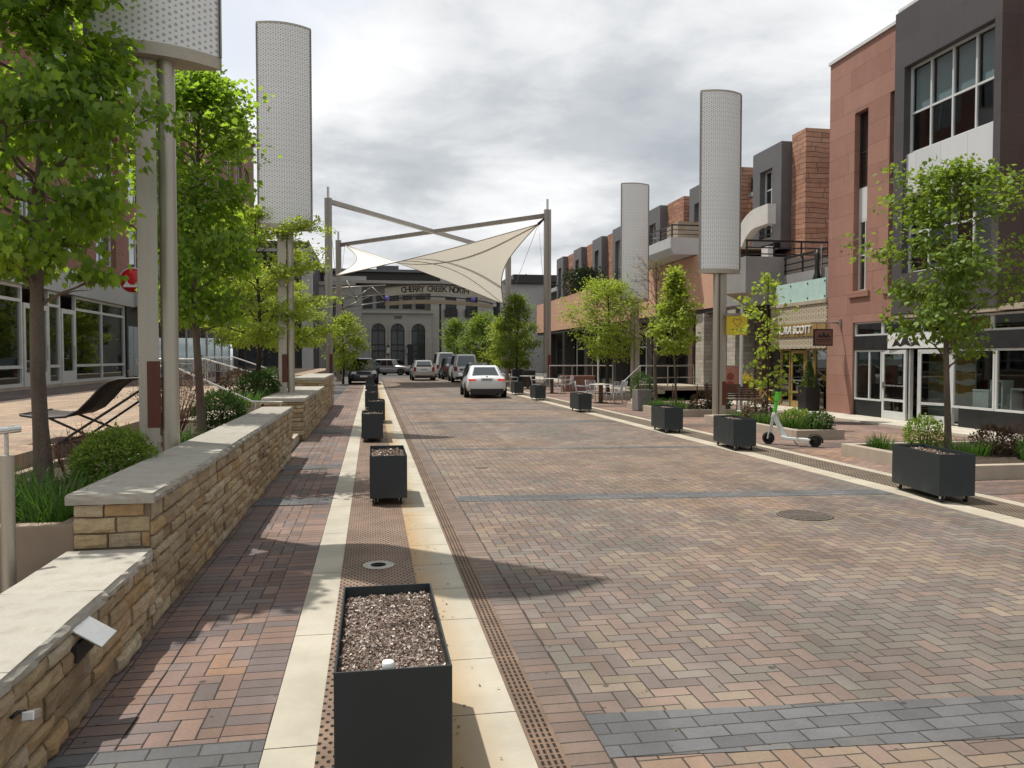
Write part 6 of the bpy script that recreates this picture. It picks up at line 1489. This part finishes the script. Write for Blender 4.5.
t = thing('square_pot', 'grey stone square pot beside the railing steps', 'plant pot', (9.0, 25.9, 0)); b = MB(); b.prism([(8.75, 25.6), (9.25, 25.6), (9.25, 26.2), (8.75, 26.2)], 'z', 0, .72); b.build('pot', plain('grey_stone_pot', (.16, .15, .14), .8, .2, 6, bump=.3), t, bevel=.02); b = MB(); b.box(8.8, 9.2, 25.65, 26.15, .722, .73); b.build('soil', dirt_m, t)
t = thing('round_pot', 'low pale pot holding the dark round shrub', 'plant pot', (9.35, 27, 0)); b = MB(); b.lathe([(.001, 0), (.30, 0), (.36, .34), (.31, .34), (.30, .28)], (9.35, 27, 0), 20); b.build('pot', bedk_m, t); b = MB(); b.lathe([(.001, .29), (.31, .29)], (9.35, 27, 0), 18); b.build('soil', dirt_m, t)
handrail('white sloping stair rail by the shop steps on the right', [(10.0, 31.2, .75), (10.9, 31.6, 1.45), (13.9, 33.2, 1.45)], [((10.0, 31.2, .75), 0), ((10.9, 31.6, 1.45), 0), ((12.4, 32.4, 1.45), 0), ((13.9, 33.2, 1.45), 0)], .03)
handrail('lower white rail along the shop steps on the right', [(10.3, 31.0, .42), (11.0, 31.4, .95), (13.9, 33.0, .95)], [((11.0, 31.4, .95), 0), ((13.9, 33.0, .95), 0)], .022)
b = MB()
for k in range(4): b.box(11.0 + k * .35, 14.4, 31.8, 36, -.02 + .0, .14 * (k + 1))
structure(b.build('shop_steps_ground', bedk_m))
t = thing('brick_planter_wall', 'low red brick wall by the farther bistro table', 'wall', (10.3, 41, 0)); b = MB(); b.box(9.9, 11.6, 41, 41.4, 0, .75); b.build('brickwork', brick_m, t); b = MB(); b.box(9.85, 11.65, 40.95, 41.45, .752, .84); b.build('capping', redstone_m, t)
handrail('pale rail behind the low red brick wall', [(9.5, 42.5, 1.35), (13.2, 42.9, 1.35)], [((9.5, 42.5, 1.35), 0), ((10.8, 42.6, 1.35), 0), ((12.0, 42.75, 1.35), 0), ((13.2, 42.9, 1.35), 0)], .03)
for x, y, lb in ((9.5, 48.3, 'black box pot just left of the thick sail mast'), (9.6, 52.5, 'black box pot beyond the thick sail mast')):
    t = thing('black_pot', lb, 'plant pot', (x, y, 0)); b = MB(); b.box(x - .35, x + .35, y - .35, y + .35, 0, 1.0); b.build('pot', black_m, t, bevel=.02); b = MB(); b.box(x - .3, x + .3, y - .3, y + .3, 1.002, 1.01); b.build('soil', dirt_m, t)
# ------------------------------------------------------------------ cars
def paint(name, c, metal=.3):
    m = Mat(name); n = m.noise(2, 3); m.set(m.mix(n * .2, c, [q * .8 for q in c]), .28, metal, .5); m.b.inputs['Coat Weight'].default_value = .8; m.b.inputs['Coat Roughness'].default_value = .05; return m.m
lamp_red = Mat('brake_lamp'); lamp_red.set((.5, .015, .01), .25); lamp_red.b.inputs['Emission Color'].default_value = (1, .09, .03, 1); lamp_red.b.inputs['Emission Strength'].default_value = .4; lamp_red = lamp_red.m
tail_m = plain('tail_lamp_red', (.25, .012, .012), .25, .1); head_m = plain('headlamp_glass', (.6, .62, .62), .15, .1); plate_m = plain('number_plate', (.55, .56, .54), .5, .05); chrome_m = plain('chrome', (.6, .6, .6), .15, .1, 3, .9)
def car(label, loc, rz, L, Wd, H, kind, pm, braking=False, cat='car', name='car'):
    """front faces -y in its own space; kind sets the side outline"""
    t = thing(name, label, cat, loc, rz); w = Wd / 2; f, r = -L / 2, L / 2
    if kind == 'sedan': belt, hood, tail = .92, .80, 1.0; cab = [(f + .29 * L, f + .42 * L), (r - .30 * L, r - .115 * L)]
    elif kind == 'suv': belt, hood, tail = 1.02, .98, 1.05; cab = [(f + .25 * L, f + .36 * L), (r - .13 * L, r - .02 * L)]
    else: belt, hood, tail = 1.15, 1.08, 1.15; cab = [(f + .14 * L, f + .25 * L), (r - .05 * L, r - .015 * L)]
    wb0, wb1, wr = f + .19 * L, r - .21 * L, .325 if kind == 'sedan' else .36
    y_base0, y_top0 = cab[0]; y_top1, y_base1 = cab[1]
    # lower body, lofted along its length
    st = [(f, .45, .62, .78), (f + .04, .36, hood - .12, .90), (f + .16 * L, .22, hood - .02, .985), (y_base0, .20, belt - .02, 1), ((f + r) / 2, .19, belt, 1), (y_base1, .21, tail - .01, .995), (r - .07 * L if kind == 'sedan' else r - .05, .25, tail - .0, .97), (r - .03, .34, tail - .10, .92), (r, .46, tail - .26, .86)]
    sec = lambda y, zb, zt, k: [(x_ * w * k, y, z) for x_, z in ((0, zb), (.80, zb), (.96, zb + .08), (1.0, zb + (zt - zb) * .38), (.99, zb + (zt - zb) * .68), (.93, zt - .05), (.80, zt), (0, zt + .03))]
    b = MB(); half = [sec(*q) for q in st]; n = len(half[0]); vs = []
    for s_ in half: vs += s_ + [(-x, y, z) for x, y, z in s_[-2:0:-1]]
    k = 2 * n - 2; fs = [(i * k + j, i * k + (j + 1) % k, (i + 1) * k + (j + 1) % k, (i + 1) * k + j) for i in range(len(st) - 1) for j in range(k)] + [tuple(range(k)), tuple((len(st) - 1) * k + j for j in range(k))]
    b.add(vs, fs, 0, True); body = b.build('body', pm, t, world=False, subd=1)
    # cabin
    rw, bw = w * (.69 if kind == 'sedan' else .76), w * .93; zr = H
    base = [(y_base0, belt - .04), (y_base1, tail - .03)]; 
    def ring(z, ya, yb, ww): return [(-ww * .86, ya, z), (ww * .86, ya, z), (ww, ya + (yb - ya) * .16, z), (ww, yb - (yb - ya) * .12, z), (ww * .84, yb, z), (-ww * .84, yb, z), (-ww, yb - (yb - ya) * .12, z), (-ww, ya + (yb - ya) * .16, z)]
    r0, r1, r2 = ring(belt - .05, y_base0, y_base1, bw), ring(zr - .06, y_top0 - .05, y_top1 + .05, rw), ring(zr, y_top0 + .18, y_top1 - .12, rw * .84)
    b = MB(); b.add(r0 + r1 + r2, [(q * 8 + i, q * 8 + (i + 1) % 8, q * 8 + 8 + (i + 1) % 8, q * 8 + 8 + i) for q in range(2) for i in range(8)] + [tuple(range(16, 24))], 0, False)
    b.build('roof', pm, t, world=False, bevel=.02)
    def glassy(nm, a, c, d, e, ins=.10, off=.012):
        A, B, C_, D = map(Vector, (a, c, d, e)); m_ = (A + B + C_ + D) / 4; nn = (B - A).cross(D - A).normalized()
        if nn.dot(Vector((m_.x, m_.y - (y_base0 + y_base1) / 2 * 1.0, 0))) < 0: nn = -nn
        q = MB(); q.add([p.lerp(m_, ins) + nn * off for p in (A, B, C_, D)], [(0, 1, 2, 3)]); return q.build(nm, car_glass_m, t, world=False)
    glassy('windscreen', r0[0], r0[1], r1[1], r1[0], .09); glassy('rear_window', r0[4], r0[5], r1[5], r1[4], .12)
    for i, j in ((2, 3), (6, 7)):
        A, B, C_, D = map(Vector, (r0[i], r0[j], r1[j], r1[i]))
        for u0, u1 in ((0, .36), (.36, .70), (.70, 1.)):
            a_, b_, c_, d_ = A.lerp(B, u0), A.lerp(B, u1), D.lerp(C_, u1), D.lerp(C_, u0); glassy('side_window', a_, b_, c_, d_, .11)
    for y in (wb0, wb1):
        for s_ in (-1, 1):
            b = MB(); x = s_ * (w - .10); b.lathe([(wr * .66, -.10), (wr * .95, -.11), (wr, -.07), (wr, .07), (wr * .95, .11), (wr * .66, .10)], (x, y, wr), 24, 0, 'x'); wh = b.build('wheel', rubber_m, t, world=False)
            b = MB(); b.lathe([(.001, .04 * s_), (wr * .2, .05 * s_), (wr * .66, .075 * s_), (wr * .66, .03 * s_), (.001, .02 * s_)], (x, y, wr), 20, 0, 'x')
            for q in range(5): a = q * 1.2566; b.bar((x + s_ * .07, y, wr), (x + s_ * .08, y + wr * .6 * math.cos(a), wr + wr * .6 * math.sin(a)), .05, .02)
            b.build('rim', silver_m, wh, world=False)
            b = MB(); b.lathe([(.001, 0), (wr * 1.13, 0), (wr * 1.13, .012), (.001, .012)], (s_ * (w - .003) - (.012 if s_ < 0 else 0), y, wr * 1.02), 24, 0, 'x'); b.build('wheel_arch', rubber_m, t, world=False)
            wh.location.x = s_ * .03
    zl = tail - .24
    for s_ in (-1, 1):
        b = MB(); xa, xb = sorted((s_ * w * .52, s_ * w * .88)); b.prism([(xa, zl + .03), (xb, zl + .02), (xb, zl + .115), (xa, zl + .09)], 'y', r - .09, r + .012) if kind == 'sedan' else b.box(*sorted((s_ * w * .68, s_ * w * .90)), r - .1, r + .012, zl - .10, zl + .24)
        b.build('tail_light', lamp_red if braking else tail_m, t, world=False, bevel=.01)
        b = MB(); b.box(*sorted((s_ * w * .52, s_ * w * .84)), f - .012, f + .25, hood - .27, hood - .13); b.build('headlight', head_m, t, world=False, bevel=.015)
        b = MB(); b.obox((s_ * (w + .09), y_base0 + .35, belt + .07), (.20, .10, .14)); b.build('mirror', pm, t, world=False, bevel=.03)
        b = MB(); b.box(*sorted((s_ * w * .45, s_ * w * .62)), r - .12, r + .02, .235, .30); b.build('exhaust', dkframe_m, t, world=False)
    b = MB(); b.box(-w * .80, w * .80, r - .12, r + .008, .20, .42); b.build('rear_skirt', black_m, t, world=False, bevel=.02)
    b = MB(); b.box(-.26, .26, r - .05, r + .014, zl + .0, zl + .13); b.build('number_plate', plate_m, t, world=False)
    b = MB()
    for q in range(6): b.box(-.20 + q * .07, -.155 + q * .07, r + .014, r + .0165, zl + .03, zl + .09)
    b.build('plate_print', dkframe_m, t, world=False)
    b = MB(); b.box(-w * .42, w * .42, f - .012, f + .2, hood - .30, hood - .12); b.build('radiator_mask', black_m, t, world=False, bevel=.02); b = MB(); b.box(-w * .7, w * .7, f - .005, f + .2, .34, .46); b.build('front_intake', black_m, t, world=False); b = MB(); b.box(-.24, .24, f - .02, f + .02, .50, .61); b.build('front_plate', plate_m, t, world=False)
    b = MB(); b.lathe([(.001, .0), (.04, .0), (.036, .014), (.001, .016)], (0, r - .005, zl + .20), 14, 0, 'y'); b.build('badge', chrome_m, t, world=False)
    b = MB(); b.obox((0, y_top1 - .2, H + .035), (.03, .14, .06)); b.build('aerial_fin', pm, t, world=False)
    if kind != 'sedan':
        b = MB()
        for s_ in (-1, 1): b.tube([(s_ * rw * .8, y_top0 + .2, H + .05), (s_ * rw * .8, y_top1 - .1, H + .05)], .02, 6)
        b.build('roof_rails', black_m, t, world=False)
        b = MB(); b.box(-w * .93, w * .93, -L * .28, L * .26, .2, .33); b.build('sill_guard', black_m, t, world=False)
    return t
pw = paint('white_car_paint', (.62, .64, .66), .05); ps = paint('silver_car_paint', (.40, .40, .38), .5); pk = paint('black_car_paint', (.012, .013, .015), .2); pn = paint('navy_car_paint', (.018, .026, .042), .3); pg = paint('grey_car_paint', (.22, .22, .22), .5); po_ = paint('offwhite_van_paint', (.50, .50, .48), .05)
car('white sedan with lit brake lights driving away on the right half of the road', (5.08, 37.0, 0), R(177), 4.6, 1.82, 1.44, 'sedan', pw, True)
car('dark navy sport utility vehicle facing the camera at the left kerb', (-.62, 56.0, 0), R(2), 4.7, 1.9, 1.76, 'suv', pn, cat='suv')
car('silver hatchback driving away in the middle of the street', (3.95, 64.0, 0), R(180), 4.5, 1.78, 1.58, 'suv', ps)
car('small grey vehicle crossing in front of the arched building', (2.0, 82.5, 0), R(62), 4.5, 1.8, 1.62, 'suv', pg, cat='suv')
car('off white van parked at the right kerb behind the dark vehicle', (6.5, 73.5, 0), R(180), 5.2, 1.95, 2.25, 'van', po_, cat='van', name='van')
car('black sport utility vehicle parked between the two white vehicles at the right kerb', (6.6, 67.0, 0), R(180), 4.7, 1.9, 1.8, 'suv', pk, cat='suv')
car('white boxy sport utility vehicle parked at the right kerb', (6.7, 59.4, 0), R(179), 4.9, 1.95, 2.02, 'van', pw, cat='suv')
car('black hatchback parked at the right kerb just ahead of the white sedan', (6.85, 52.6, 0), R(180), 4.2, 1.78, 1.45, 'sedan', pk)

# ------------------------------------------------------------------ litter of seeds and leaf scraps along kerbs and the wall foot
nr = np.random.default_rng(77); n_ = 900
P = np.concatenate([np.stack([-1.40 + np.abs(nr.normal(0, .05, n_ // 3)), nr.uniform(2, 24, n_ // 3), np.full(n_ // 3, .006)], 1),
    np.stack([.36 + np.abs(nr.normal(0, .12, n_ // 3)), nr.uniform(2.5, 24, n_ // 3), np.full(n_ // 3, .008)], 1),
    np.stack([nr.uniform(.9, 6.7, n_ // 3), nr.uniform(3, 22, n_ // 3), np.full(n_ // 3, .010)], 1)])
n_ = len(P); D = nr.normal(0, 1, (n_, 3)); D[:, 2] *= .12; U = nr.normal(0, .15, (n_, 3)) + [0, 0, 1]
o = leaves_mesh('fallen_leaves', P, D, U, .016 * nr.uniform(.4, 1.7, n_), RHOMB, plain('dry_scraps', (.12, .09, .045), .9, .5, 20), None, (0, 0, 0))
tag(o, 'scattered seeds and dry leaf scraps on the paving', 'leaf litter', kind='stuff')
